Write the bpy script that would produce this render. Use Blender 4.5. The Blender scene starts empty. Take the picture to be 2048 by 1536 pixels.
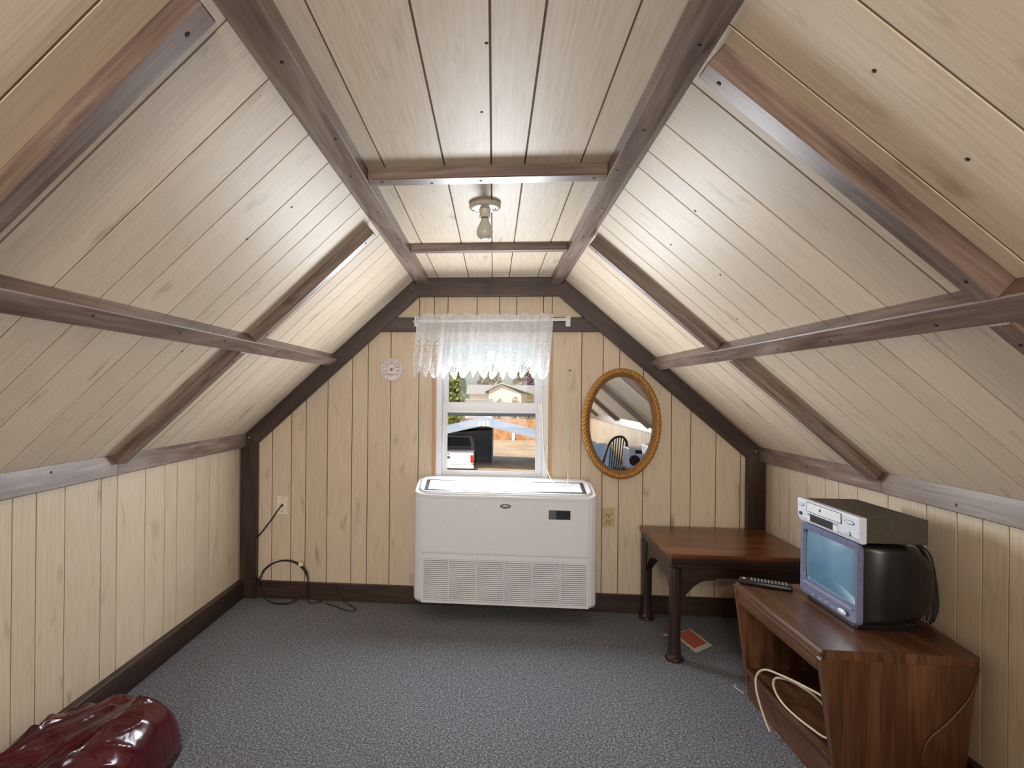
import bpy, bmesh, math, random
from mathutils import Vector, Matrix, noise

random.seed(7)
S = bpy.context.scene
COL = S.collection
PI = math.pi

# ------------------------------------------------------------------ camera
F_PX, CX, CY, YAW, ROLL, CAM_H = 1100.0, 896.0, 784.4, 0.0824, 0.00957, 1.285
cd = bpy.data.cameras.new('camera')
cam = bpy.data.objects.new('camera', cd)
COL.objects.link(cam)
cd.sensor_width = 36.0
cd.lens = 36.0 * F_PX / 2048.0
cd.shift_x = (1024.0 - CX) / 2048.0
cd.shift_y = (CY - 768.0) / 2048.0
cd.clip_start, cd.clip_end = 0.02, 500
_f = Vector((-math.sin(YAW), math.cos(YAW), 0))
_r = Vector((math.cos(YAW), math.sin(YAW), 0))
_z = Vector((0, 0, 1))
_x = math.cos(ROLL) * _r + math.sin(ROLL) * _z
_u = -math.sin(ROLL) * _r + math.cos(ROLL) * _z
cam.matrix_world = Matrix(((_x.x, _u.x, -_f.x, 0), (_x.y, _u.y, -_f.y, 0), (_x.z, _u.z, -_f.z, CAM_H), (0, 0, 0, 1)))
S.camera = cam

# ------------------------------------------------------------------ view, sky, sun, daylight
vs = S.view_settings
vs.view_transform = 'Standard'
vs.look = 'None'
vs.gamma = 1.0
vs.use_curve_mapping = False
vs.exposure = 0.3

w = bpy.data.worlds.new('world')
S.world = w
w.use_nodes = True
wn = w.node_tree
bg = wn.nodes['Background']
sky = wn.nodes.new('ShaderNodeTexSky')
sky.sky_type = 'NISHITA'
sky.sun_disc = False
sky.sun_elevation = math.radians(48)
sky.sun_rotation = math.radians(200)
sky.dust_density = 2.0
wn.links.new(sky.outputs[0], bg.inputs[0])
bg.inputs[1].default_value = 0.13


def lamp(name, kind, loc, energy, color, rot=None, look=None, **kw):
    l = bpy.data.lights.new(name, kind)
    l.energy = energy
    l.color = color
    for k, v in kw.items():
        setattr(l, k, v)
    o = bpy.data.objects.new(name, l)
    COL.objects.link(o)
    o.location = loc
    if look is not None:
        o.rotation_euler = (Vector(look) - Vector(loc)).to_track_quat('-Z', 'Y').to_euler()
    return o


lamp('sun', 'SUN', (0, -5, 10), 2.7, (1.0, 0.95, 0.86), look=(1.6, 3.0, 0.0), angle=0.01)
# daylight falling in through the front window; the unseen rear source is added fill
lamp('daylight_front_window', 'AREA', (-0.015, 3.312, 1.12), 25.0, (0.90, 0.95, 1.0), look=(-0.015, 0.0, 1.12),
     shape='RECTANGLE', size=0.51, size_y=0.50)
lamp('rear_fill_light', 'AREA', (0.0, -2.86, 1.15), 76.0, (1.0, 0.97, 0.94), look=(0.0, 3.0, 1.1),
     shape='RECTANGLE', size=1.3, size_y=1.0)


# ------------------------------------------------------------------ helpers
def srgb(r, g, b):
    def c(v):
        v /= 255.0
        return v / 12.92 if v <= 0.04045 else ((v + 0.055) / 1.055) ** 2.4
    return (c(r), c(g), c(b), 1.0)


class NT:
    def __init__(self, name):
        self.m = bpy.data.materials.new(name)
        self.m.use_nodes = True
        self.t = self.m.node_tree
        self.b = self.t.nodes['Principled BSDF']
        self.out = self.t.nodes['Material Output']

    def n(self, kind, **kw):
        x = self.t.nodes.new(kind)
        for k, v in kw.items():
            setattr(x, k, v)
        return x

    def l(self, a, b):
        self.t.links.new(a, b)

    def math(self, op, a, b=None, clamp=False):
        x = self.n('ShaderNodeMath', operation=op)
        x.use_clamp = clamp
        for i, v in enumerate((a, b)):
            if v is None:
                continue
            if isinstance(v, (int, float)):
                x.inputs[i].default_value = v
            else:
                self.l(v, x.inputs[i])
        return x.outputs[0]

    def ramp(self, fac, stops):
        r = self.n('ShaderNodeValToRGB')
        e = r.color_ramp.elements
        while len(e) < len(stops):
            e.new(0.5)
        for i, (p, c) in enumerate(stops):
            e[i].position = p
            e[i].color = c
        self.l(fac, r.inputs[0])
        return r.outputs[0]

    def noise(self, vec, scale, detail=3, rough=0.55, dist=0.0):
        x = self.n('ShaderNodeTexNoise')
        x.inputs['Scale'].default_value = scale
        x.inputs['Detail'].default_value = detail
        x.inputs['Roughness'].default_value = rough
        x.inputs['Distortion'].default_value = dist
        if vec is not None:
            self.l(vec, x.inputs['Vector'])
        return x.outputs['Fac']

    def map(self, vec, scale, loc=(0, 0, 0)):
        x = self.n('ShaderNodeMapping')
        x.inputs['Scale'].default_value = scale
        x.inputs['Location'].default_value = loc
        self.l(vec, x.inputs['Vector'])
        return x.outputs[0]

    def mix(self, fac, a, b, mode='MIX'):
        x = self.n('ShaderNodeMix', data_type='RGBA', blend_type=mode)
        for i, v in ((0, fac), (6, a), (7, b)):
            if isinstance(v, (int, float)):
                x.inputs[i].default_value = v
            elif isinstance(v, tuple):
                x.inputs[i].default_value = v
            else:
                self.l(v, x.inputs[i])
        return x.outputs[2]

    def bump(self, h, strength=0.2, dist=0.01):
        x = self.n('ShaderNodeBump')
        x.inputs['Strength'].default_value = strength
        x.inputs['Distance'].default_value = dist
        self.l(h, x.inputs['Height'])
        self.l(x.outputs[0], self.b.inputs['Normal'])

    def uv(self):
        return self.n('ShaderNodeTexCoord').outputs['UV']

    def obj(self):
        return self.n('ShaderNodeTexCoord').outputs['Object']

    def rnd(self):
        return self.n('ShaderNodeObjectInfo').outputs['Random']


def plain(name, col, rough=0.5, metal=0.0, spec=0.5, speck=0.06, coat=0.0):
    """a plain surface with a faint procedural mottling"""
    t = NT(name)
    nz = t.noise(t.obj(), 60.0, 2)
    c2 = tuple(max(0.0, v * (1 - speck * 3)) for v in col[:3]) + (1.0,)
    c1 = tuple(min(1.0, v * (1 + speck)) for v in col[:3]) + (1.0,)
    t.l(t.ramp(nz, [(0.3, c2), (0.65, c1)]), t.b.inputs['Base Color'])
    t.b.inputs['Roughness'].default_value = rough
    t.b.inputs['Metallic'].default_value = metal
    t.b.inputs['Specular IOR Level'].default_value = spec
    t.b.inputs['Coat Weight'].default_value = coat
    return t.m


def wood(name, dark, mid, light, rough=0.4, grain=28.0, var=0.25, knots=0.0, spec=0.5, bump=0.12, streak=1.3):
    """wood grain along UV v"""
    t = NT(name)
    uv = t.uv()
    fine = t.noise(t.map(uv, (grain * 5, streak * 3, 1)), 1.0, 4, 0.6)
    wav = t.noise(t.map(uv, (grain * 0.55, streak, 1)), 1.0, 3, 0.5, 1.2)
    g = t.math('ADD', t.math('MULTIPLY', fine, 0.45), t.math('MULTIPLY', wav, 0.55))
    c = t.ramp(g, [(0.32, dark), (0.5, mid), (0.66, light)])
    if knots:
        k = t.noise(t.map(uv, (9.0, 3.2, 1), (3.1, 7.7, 0)), 1.0, 2, 0.5, 0.6)
        kf = t.math('MULTIPLY', t.math('SUBTRACT', k, 0.655, True), 9.0, True)
        c = t.mix(t.math('MULTIPLY', kf, knots), c, tuple(v * 0.45 for v in dark[:3]) + (1,))
    r = t.rnd()
    v = t.math('ADD', t.math('MULTIPLY', r, var), 1.0 - var * 0.5)
    hsv = t.n('ShaderNodeHueSaturation')
    t.l(c, hsv.inputs['Color'])
    t.l(v, hsv.inputs['Value'])
    t.l(hsv.outputs[0], t.b.inputs['Base Color'])
    t.b.inputs['Roughness'].default_value = rough
    t.b.inputs['Specular IOR Level'].default_value = spec
    t.bump(g, bump, 0.002)
    return t.m


def panel_mat():
    """pale printed wall panelling: fine grain, cathedral arcs and soft grey-brown smudges"""
    t = NT('pale_panelling')
    uv = t.uv()
    fine = t.noise(t.map(uv, (160, 5, 1)), 1.0, 3, 0.6)
    arc = t.noise(t.map(uv, (8, 1.1, 1)), 1.0, 2, 0.5, 2.0)
    lines = t.math('SINE', t.math('MULTIPLY', arc, 70.0))
    g = t.math('ADD', t.math('MULTIPLY', fine, 0.7), t.math('MULTIPLY', lines, 0.018))
    c = t.ramp(g, [(0.2, srgb(199, 181, 157)), (0.36, srgb(212, 196, 174)), (0.55, srgb(219, 205, 186))])
    k = t.noise(t.map(uv, (13.0, 3.6, 1), (1.3, 4.1, 0)), 1.0, 3, 0.55, 0.3)
    kf = t.math('MULTIPLY', t.math('SUBTRACT', k, 0.63, True), 7.0, True)
    c = t.mix(t.math('MULTIPLY', kf, 0.6), c, srgb(120, 92, 60))
    hsv = t.n('ShaderNodeHueSaturation')
    t.l(c, hsv.inputs['Color'])
    t.l(t.math('ADD', t.math('MULTIPLY', t.rnd(), 0.10), 0.95), hsv.inputs['Value'])
    t.l(hsv.outputs[0], t.b.inputs['Base Color'])
    t.b.inputs['Roughness'].default_value = 0.46
    t.b.inputs['Specular IOR Level'].default_value = 0.22
    und = t.noise(t.map(uv, (2.2, 1.6, 1)), 1.0, 1, 0.4)
    t.bump(t.math('ADD', t.math('MULTIPLY', und, 1.0), t.math('MULTIPLY', fine, 0.004)), 0.3, 0.012)
    return t.m


def carpet_mat():
    t = NT('grey_carpet')
    o = t.obj()
    a = t.noise(o, 190.0, 2, 0.7)
    b = t.noise(o, 110.0, 2, 0.6)
    big = t.noise(o, 1.4, 2)
    g = t.math('ADD', t.math('MULTIPLY', a, 0.6), t.math('MULTIPLY', b, 0.4))
    c = t.ramp(g, [(0.36, srgb(44, 46, 51)), (0.5, srgb(104, 108, 117)), (0.64, srgb(196, 201, 212))])
    c = t.mix(t.math('MULTIPLY', big, 0.25), c, srgb(70, 70, 74))
    t.l(c, t.b.inputs['Base Color'])
    t.b.inputs['Roughness'].default_value = 0.95
    t.b.inputs['Specular IOR Level'].default_value = 0.1
    t.b.inputs['Sheen Weight'].default_value = 0.15
    t.bump(g, 0.9, 0.012)
    return t.m


M = {}
M['panel'] = panel_mat()
M['groove'] = plain('groove_brown_paint', srgb(88, 62, 40), 0.8)  # dark brown backing that shows in the joints between planks
M['beam'] = wood('weathered_beam', srgb(70, 53, 46), srgb(116, 97, 88), srgb(152, 136, 127), rough=0.36, grain=16, var=0.16, knots=0.8, spec=0.6)
M['dark_beam'] = wood('dark_stained_board', srgb(36, 24, 21), srgb(60, 43, 37), srgb(80, 61, 52), rough=0.4, grain=16, var=0.1, knots=0.6, spec=0.5)
M['carpet'] = carpet_mat()
M['stand'] = wood('oak_veneer', srgb(50, 31, 20), srgb(92, 60, 40), srgb(120, 82, 56), rough=0.33, grain=34, var=0.06, spec=0.55)
M['tabletop'] = wood('rosewood_top', srgb(60, 31, 16), srgb(100, 58, 32), srgb(124, 76, 44), rough=0.26, grain=22, var=0.0, spec=0.55)
M['tableleg'] = wood('dark_rosewood', srgb(24, 14, 10), srgb(42, 26, 19), srgb(58, 38, 28), rough=0.35, grain=22, var=0.0)
M['ac'] = plain('white_plastic', srgb(228, 231, 238), 0.36, speck=0.01)
M['ac_grey'] = plain('grey_plastic', srgb(70, 74, 80), 0.45)
M['ac_dark'] = plain('dark_gap', srgb(64, 64, 62), 0.7)
M['lcd'] = plain('display_window', srgb(52, 56, 62), 0.15)
M['lcd2'] = plain('display_window_pale', srgb(104, 110, 116), 0.15)
M['silver'] = plain('silver_plastic', srgb(218, 224, 238), 0.36, 0.0, speck=0.02)
M['silver2'] = plain('pale_silver_plastic', srgb(230, 234, 240), 0.3, 0.0, speck=0.02)
M['vcr_top'] = plain('brown_grey_metal', srgb(72, 65, 54), 0.5)
M['black'] = plain('black_plastic', srgb(24, 24, 26), 0.32)
M['black_soft'] = plain('black_rubber', srgb(20, 19, 19), 0.55)
M['tvgrey'] = plain('blue_grey_plastic', srgb(112, 119, 148), 0.36)
M['tvgrey2'] = plain('lighter_grey_plastic', srgb(158, 164, 190), 0.3)
M['white_vinyl'] = plain('white_vinyl', srgb(226, 229, 233), 0.35, speck=0.01)
M['grey_vinyl'] = plain('grey_rubber_seal', srgb(94, 104, 112), 0.5)
M['casing'] = wood('pine_casing', srgb(166, 124, 84), srgb(190, 150, 108), srgb(204, 168, 128), rough=0.45, grain=30, var=0.05)
M['cream'] = plain('ivory_plate', srgb(236, 228, 204), 0.4)
M['tan_plate'] = plain('tan_plate', srgb(196, 174, 134), 0.4)
M['porcelain'] = plain('porcelain', srgb(206, 200, 186), 0.3)
M['gold'] = plain('antique_gold', srgb(178, 130, 64), 0.34, 0.35, speck=0.06)
M['gold_in'] = plain('bronze_fillet', srgb(142, 104, 66), 0.45, 0.2, speck=0.1)
M['dial'] = plain('dial_paper', srgb(226, 218, 222), 0.35)
M['ink'] = plain('dark_ink', srgb(52, 56, 58), 0.6)
M['redink'] = plain('red_paint', srgb(150, 44, 34), 0.5)
M['string'] = plain('white_cord', srgb(226, 220, 206), 0.6)
M['coax'] = plain('ivory_cable', srgb(214, 202, 176), 0.45)
M['nail'] = plain('nail_hole', srgb(36, 26, 20), 0.7)
M['blue'] = plain('blue_cotton', srgb(158, 196, 238), 0.85, speck=0.05)
M['navy'] = plain('dark_blanket', srgb(46, 48, 58), 0.9)
M['mattress'] = plain('mattress_ticking', srgb(196, 190, 180), 0.85)
M['paper'] = plain('white_paper', srgb(224, 214, 198), 0.7)

t = NT('red_print')
br = t.n('ShaderNodeTexBrick')
t.l(t.map(t.obj(), (1, 1, 1)), br.inputs['Vector'])
br.inputs['Scale'].default_value = 60
br.inputs['Color1'].default_value = srgb(190, 70, 48)
br.inputs['Color2'].default_value = srgb(176, 60, 42)
br.inputs['Mortar'].default_value = srgb(220, 150, 120)
br.inputs['Mortar Size'].default_value = 0.03
t.l(br.outputs['Color'], t.b.inputs['Base Color'])
M['redprint'] = t.m

t = NT('tv_screen')
t.b.inputs['Base Color'].default_value = srgb(98, 144, 174)
t.b.inputs['Roughness'].default_value = 0.22
t.b.inputs['Coat Weight'].default_value = 1.0
t.b.inputs['Coat Roughness'].default_value = 0.12
M['screen'] = t.m

t = NT('mirror_glass')
t.b.inputs['Base Color'].default_value = (0.86, 0.88, 0.88, 1)
t.b.inputs['Metallic'].default_value = 1.0
t.b.inputs['Roughness'].default_value = 0.015
M['mirror'] = t.m

t = NT('window_glass')
tr = t.n('ShaderNodeBsdfTransparent')
gl = t.n('ShaderNodeBsdfGlossy')
gl.inputs['Roughness'].default_value = 0.02
mx = t.n('ShaderNodeMixShader')
mx.inputs[0].default_value = 0.004
t.l(tr.outputs[0], mx.inputs[1])
t.l(gl.outputs[0], mx.inputs[2])
t.l(mx.outputs[0], t.out.inputs['Surface'])
M['glass'] = t.m

t = NT('frosted_bulb')
t.b.inputs['Base Color'].default_value = srgb(214, 212, 202)
t.b.inputs['Roughness'].default_value = 0.28
t.b.inputs['Subsurface Weight'].default_value = 0.0
t.b.inputs['Transmission Weight'].default_value = 0.25
M['bulb'] = t.m

t = NT('lit_fill_bulb')  # glow of the unseen bulb added as fill
t.b.inputs['Base Color'].default_value = (1, 0.9, 0.7, 1)
t.b.inputs['Emission Color'].default_value = (1, 0.82, 0.55, 1)
t.b.inputs['Emission Strength'].default_value = 25.0
M['fill_bulb'] = t.m

t = NT('maroon_plastic_film')
t.l(t.ramp(t.noise(t.obj(), 5.0, 3), [(0.3, srgb(50, 9, 16)), (0.7, srgb(80, 16, 23))]), t.b.inputs['Base Color'])
t.b.inputs['Roughness'].default_value = 0.2
t.b.inputs['Specular IOR Level'].default_value = 0.28
t.b.inputs['Coat Weight'].default_value = 0.12
t.b.inputs['Coat Roughness'].default_value = 0.05
t.bump(t.noise(t.obj(), 16.0, 2, 0.5, 0.8), 0.15, 0.02)
M['bag'] = t.m


def lace_mat():
    t = NT('white_lace')
    sp = t.n('ShaderNodeSeparateXYZ')
    t.l(t.uv(), sp.inputs[0])
    u, v = sp.outputs[0], sp.outputs[1]        # u in scallops, v in metres from the tips
    a = t.math('SUBTRACT', t.math('FRACT', u), 0.5)
    am = t.math('MULTIPLY', t.math('ABSOLUTE', a), 0.075)
    ang = t.math('ARCTAN2', am, t.math('ADD', v, -0.004))
    fan = t.math('SINE', t.math('MULTIPLY', ang, 26.0))
    fan_on = t.math('LESS_THAN', v, 0.075)
    # rings: two stacked heart / bud outlines
    def ring(cv, rad, wdt):
        dv = t.math('SUBTRACT', v, cv)
        d = t.math('SQRT', t.math('ADD', t.math('POWER', am, 2.0), t.math('POWER', t.math('MULTIPLY', dv, 0.55), 2.0)))
        return t.math('LESS_THAN', t.math('ABSOLUTE', t.math('SUBTRACT', d, rad)), wdt)
    hole = t.math('MULTIPLY', t.math('GREATER_THAN', fan, 0.25), fan_on)
    for cv, rad, wd in ((0.105, 0.016, 0.0022), (0.105, 0.008, 0.0018), (0.15, 0.013, 0.002), (0.15, 0.025, 0.002), (0.185, 0.02, 0.002)):
        hole = t.math('MAXIMUM', hole, ring(cv, rad, wd))
    cmb = t.n('ShaderNodeCombineXYZ')
    t.l(t.math('MULTIPLY', u, 0.065), cmb.inputs[0])
    t.l(v, cmb.inputs[1])
    net = t.noise(cmb.outputs[0], 150.0, 2, 0.7)
    blot = t.noise(cmb.outputs[0], 34.0, 2, 0.6)
    hi = t.math('GREATER_THAN', v, 0.2)
    base = t.math('MULTIPLY', t.math('SUBTRACT', net, 0.42, True), 3.4, True)
    base = t.math('ADD', t.math('MULTIPLY', base, 0.45), t.math('MULTIPLY', blot, 0.42))
    base = t.math('ADD', base, t.math('MULTIPLY', hi, 0.12))
    opq = t.math('MULTIPLY', t.math('ADD', base, 0.30, True), t.math('SUBTRACT', 1.0, t.math('MULTIPLY', hole, 0.75)), True)
    df = t.n('ShaderNodeBsdfDiffuse')
    df.inputs[0].default_value = (0.88, 0.89, 0.91, 1)
    tl = t.n('ShaderNodeBsdfTranslucent')
    tl.inputs[0].default_value = (0.86, 0.88, 0.9, 1)
    m1 = t.n('ShaderNodeMixShader')
    m1.inputs[0].default_value = 0.3
    t.l(df.outputs[0], m1.inputs[1])
    t.l(tl.outputs[0], m1.inputs[2])
    tp = t.n('ShaderNodeBsdfTransparent')
    m2 = t.n('ShaderNodeMixShader')
    t.l(opq, m2.inputs[0])
    t.l(tp.outputs[0], m2.inputs[1])
    t.l(m1.outputs[0], m2.inputs[2])
    t.l(m2.outputs[0], t.out.inputs['Surface'])
    return t.m


M['lace'] = lace_mat()


# ------------------------------------------------------------------ mesh helpers
def mesh_obj(name, bm, mat, parent=None, smooth=False):
    me = bpy.data.meshes.new(name)
    bm.normal_update()
    bm.to_mesh(me)
    bm.free()
    if smooth:
        for p in me.polygons:
            p.use_smooth = True
    for m in (mat if isinstance(mat, (list, tuple)) else [mat]):
        me.materials.append(M[m] if isinstance(m, str) else m)
    o = bpy.data.objects.new(name, me)
    COL.objects.link(o)
    if parent:
        o.parent = parent
    return o


def tag(o, label=None, cat=None, group=None, kind=None):
    for k, v in (('label', label), ('category', cat), ('group', group), ('kind', kind)):
        if v:
            o[k] = v
    return o


def thing(name, label, cat, loc=(0, 0, 0), rz=0.0, group=None):
    o = bpy.data.objects.new(name, None)
    COL.objects.link(o)
    o.location = loc
    o.rotation_euler = (0, 0, rz)
    o.empty_display_size = 0.1
    return tag(o, label, cat, group)


def grain_uv(bm, axis=2, off=None):
    """metre UVs, v along the given axis"""
    uvl = bm.loops.layers.uv.verify()
    if off is None:
        off = (random.uniform(0, 40), random.uniform(0, 40))
    others = [i for i in range(3) if i != axis]
    bm.normal_update()
    for f in bm.faces:
        n = [abs(c) for c in f.normal]
        if n[axis] > 0.8:
            ua, va = others
        else:
            ua = others[0] if n[others[0]] < n[others[1]] else others[1]
            va = axis
        for lp in f.loops:
            c = lp.vert.co
            lp[uvl].uv = (c[ua] + off[0] + 0.37 * (ua + 1), c[va] + off[1])


def add_box(bm, lo, hi, bev=0.0, seg=1, mi=0):
    r = bmesh.ops.create_cube(bm, size=1.0)
    vs_ = r['verts']
    c = [(a + b) / 2 for a, b in zip(lo, hi)]
    s = [b - a for a, b in zip(lo, hi)]
    for v in vs_:
        v.co = Vector((c[0] + v.co.x * s[0], c[1] + v.co.y * s[1], c[2] + v.co.z * s[2]))
    fs = set(f for v in vs_ for f in v.link_faces)
    if bev > 0:
        es = set(e for v in vs_ for e in v.link_edges)
        rb = bmesh.ops.bevel(bm, geom=list(es), offset=bev, segments=seg, affect='EDGES', profile=0.5)
        fs = set(rb['faces']) | set(f for f in fs if f.is_valid)
    for f in fs:
        if f.is_valid:
            f.material_index = mi
    return fs


def box(name, lo, hi, mat, parent=None, bev=0.0, seg=1, axis=2, smooth=False):
    bm = bmesh.new()
    add_box(bm, lo, hi, bev, seg)
    grain_uv(bm, axis)
    return mesh_obj(name, bm, mat, parent, smooth)


def add_prism(bm, poly, a0, a1, plane='xz', mi=0):
    """poly in the plane, extruded along the third axis from a0 to a1"""
    def P(p, a):
        if plane == 'xz':
            return (p[0], a, p[1])
        if plane == 'xy':
            return (p[0], p[1], a)
        return (a, p[0], p[1])
    A = [bm.verts.new(P(p, a0)) for p in poly]
    B = [bm.verts.new(P(p, a1)) for p in poly]
    fs = [bm.faces.new(A), bm.faces.new(list(reversed(B)))]
    k = len(poly)
    for i in range(k):
        j = (i + 1) % k
        fs.append(bm.faces.new((A[j], A[i], B[i], B[j])))
    for f in fs:
        f.material_index = mi
    bmesh.ops.recalc_face_normals(bm, faces=fs)
    return fs


def prism(name, poly, a0, a1, mat, parent=None, plane='xz', axis=2, bev=0.0):
    bm = bmesh.new()
    add_prism(bm, poly, a0, a1, plane)
    if bev:
        bmesh.ops.bevel(bm, geom=list(bm.edges), offset=bev, segments=2, affect='EDGES', profile=0.5)
    grain_uv(bm, axis)
    return mesh_obj(name, bm, mat, parent)


def frame(o, ex, ey, ez):
    return Matrix(((ex[0], ey[0], ez[0], o[0]), (ex[1], ey[1], ez[1], o[1]), (ex[2], ey[2], ez[2], o[2]), (0, 0, 0, 1)))


def add_tube(bm, pts, rad, seg=8, cap=True, mi=0):
    pts = [Vector(p) for p in pts]
    rads = rad if isinstance(rad, (list, tuple)) else [rad] * len(pts)
    rings = []
    up = None
    for i, p in enumerate(pts):
        if i == 0:
            d = pts[1] - p
        elif i == len(pts) - 1:
            d = p - pts[i - 1]
        else:
            d = (pts[i + 1] - p).normalized() + (p - pts[i - 1]).normalized()
        d.normalize()
        if up is None:
            up = d.orthogonal().normalized()
        else:
            up = (up - d * up.dot(d)).normalized()
        sd = d.cross(up)
        rings.append([bm.verts.new(p + (up * math.cos(2 * PI * k / seg) + sd * math.sin(2 * PI * k / seg)) * rads[i]) for k in range(seg)])
    fs = []
    for a, b in zip(rings, rings[1:]):
        for k in range(seg):
            fs.append(bm.faces.new((a[k], a[(k + 1) % seg], b[(k + 1) % seg], b[k])))
    if cap:
        fs.append(bm.faces.new(list(reversed(rings[0]))))
        fs.append(bm.faces.new(rings[-1]))
    for f in fs:
        f.material_index = mi
        f.smooth = True
    bmesh.ops.recalc_face_normals(bm, faces=fs)
    return fs


def smooth_path(pts, n=8):
    """Catmull-Rom through the points"""
    pts = [Vector(p) for p in pts]
    q = [pts[0] * 2 - pts[1]] + pts + [pts[-1] * 2 - pts[-2]]
    out = []
    for i in range(1, len(q) - 2):
        p0, p1, p2, p3 = q[i - 1], q[i], q[i + 1], q[i + 2]
        for k in range(n):
            s = k / n
            out.append(0.5 * ((2 * p1) + (p2 - p0) * s + (2 * p0 - 5 * p1 + 4 * p2 - p3) * s * s + (3 * p1 - p0 - 3 * p2 + p3) * s ** 3))
    out.append(pts[-1])
    return out


def tube(name, pts, rad, mat, parent=None, seg=8, n=8):
    bm = bmesh.new()
    add_tube(bm, smooth_path(pts, n) if n else pts, rad, seg)
    grain_uv(bm, 2)
    return mesh_obj(name, bm, mat, parent, True)


def add_lathe(bm, prof, seg=32, c=(0, 0, 0), mi=0):
    """prof: (radius, z) pairs about z"""
    rings = []
    for r, z in prof:
        if r < 1e-6:
            rings.append([bm.verts.new((c[0], c[1], c[2] + z))])
        else:
            rings.append([bm.verts.new((c[0] + r * math.cos(2 * PI * k / seg), c[1] + r * math.sin(2 * PI * k / seg), c[2] + z)) for k in range(seg)])
    fs = []
    for a, b in zip(rings, rings[1:]):
        for k in range(seg):
            k2 = (k + 1) % seg
            if len(a) == 1 and len(b) == 1:
                continue
            if len(a) == 1:
                fs.append(bm.faces.new((a[0], b[k2], b[k])))
            elif len(b) == 1:
                fs.append(bm.faces.new((a[k], a[k2], b[0])))
            else:
                fs.append(bm.faces.new((a[k], a[k2], b[k2], b[k])))
    for f in fs:
        f.material_index = mi
        f.smooth = True
    bmesh.ops.recalc_face_normals(bm, faces=fs)
    return fs


def lathe(name, prof, mat, parent=None, seg=32, c=(0, 0, 0)):
    bm = bmesh.new()
    add_lathe(bm, prof, seg, c)
    grain_uv(bm, 2)
    return mesh_obj(name, bm, mat, parent)


def text_mesh(name, body, size, mat, parent, m):
    cu = bpy.data.curves.new(name, 'FONT')
    cu.body = body
    cu.size = size
    cu.align_x = 'CENTER'
    cu.align_y = 'CENTER'
    cu.extrude = 0.0003
    o = bpy.data.objects.new(name + '_curve', cu)
    COL.objects.link(o)
    dg = bpy.context.evaluated_depsgraph_get()
    me = bpy.data.meshes.new_from_object(o.evaluated_get(dg))
    bpy.data.objects.remove(o)
    me.name = name
    me.materials.clear()
    me.materials.append(M[mat])
    r = bpy.data.objects.new(name, me)
    COL.objects.link(r)
    r.parent = parent
    r.matrix_local = m
    return r


# ------------------------------------------------------------------ room dimensions
BY = 3.32           # face of the window gable
RY = -2.75          # face of the rear gable
XL, XR = -1.56, 1.56
ZC = 1.97
LA, LB = Vector((-0.488, 1.955)), Vector((-1.52, 1.019))      # left slope line (x, z)
RA, RB = Vector((0.417, 1.953)), Vector((1.52, 0.989))        # right slope line


def line_z(a, b, x):
    return a[1] + (b[1] - a[1]) * (x - a[0]) / (b[0] - a[0])


def line_x(a, b, z):
    return a[0] + (b[0] - a[0]) * (z - a[1]) / (b[1] - a[1])


XCL, XCR = line_x(LA, LB, ZC), line_x(RA, RB, ZC)     # ceiling corners


def gable_z(x):
    return min(ZC, line_z(LA, LB, x), line_z(RA, RB, x))


GAP = 0.0042
BEV = 0.0009


def plank(parent, mw, poly, mat='panel'):
    """poly (u,v) in the frame mw (x=u, y=outward, z=v); face at y=0, back at y=-0.006"""
    bm = bmesh.new()
    us = [p[0] for p in poly]
    uc, wd = (min(us) + max(us)) / 2, max(us) - min(us)
    k = 1 - 2 * BEV / wd
    off = (random.uniform(0, 40), random.uniform(0, 40))
    back = [bm.verts.new((p[0], -0.006, p[1])) for p in poly]
    mid = [bm.verts.new((p[0], -BEV, p[1])) for p in poly]
    fr = [bm.verts.new((uc + (p[0] - uc) * k, 0.0, p[1])) for p in poly]
    bm.faces.new(fr)
    n = len(poly)
    for i in range(n):
        j = (i + 1) % n
        bm.faces.new((mid[i], mid[j], fr[j], fr[i]))
        bm.faces.new((back[i], back[j], mid[j], mid[i]))
    bmesh.ops.recalc_face_normals(bm, faces=list(bm.faces))
    # recalc on an open shell: make sure the face looks outward (+y)
    bm.normal_update()
    if [f for f in bm.faces if len(f.verts) == n and all(v in f.verts for v in fr)][0].normal.y < 0:
        bmesh.ops.reverse_faces(bm, faces=list(bm.faces))
    uvl = bm.loops.layers.uv.verify()
    for f in bm.faces:
        for lp in f.loops:
            lp[uvl].uv = (lp.vert.co.x + off[0], lp.vert.co.z + off[1])
    o = mesh_obj('plank', bm, mat, parent)
    o.matrix_world = mw
    return o


def plank_run(parent, mw, cuts, v0, v1):
    for a, b in zip(cuts, cuts[1:]):
        plank(parent, mw, [(a + GAP / 2, v0), (b - GAP / 2, v0), (b - GAP / 2, v1), (a + GAP / 2, v1)])


def struct(name, bm, mat, label):
    grain_uv(bm, 2)
    return tag(mesh_obj(name, bm, mat), label, None, None, 'structure')


# floor
bm = bmesh.new()
add_box(bm, (XL - 0.1, RY - 0.1, -0.12), (XR + 0.1, BY + 0.1, 0.0))
struct('floor', bm, 'carpet', 'dark grey speckled carpet covering the attic floor')

pat = [0.187, 0.148, 0.108, 0.175, 0.146, 0.106, 0.14, 0.204, 0.11, 0.15, 0.16, 0.095]


def extend(cuts, lo, hi):
    """continue a measured run of groove positions with the panelling's own rhythm"""
    cuts = list(cuts)
    i = 0
    while cuts[0] > lo:
        cuts.insert(0, cuts[0] - pat[i % 12])
        i += 1
    cuts[0] = lo
    if cuts[1] - cuts[0] < 0.03:
        cuts.pop(1)
    i = 5
    while cuts[-1] < hi:
        cuts.append(cuts[-1] + pat[i % 12])
        i += 1
    cuts[-1] = hi
    if cuts[-1] - cuts[-2] < 0.03:
        cuts.pop(-2)
    return cuts


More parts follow.
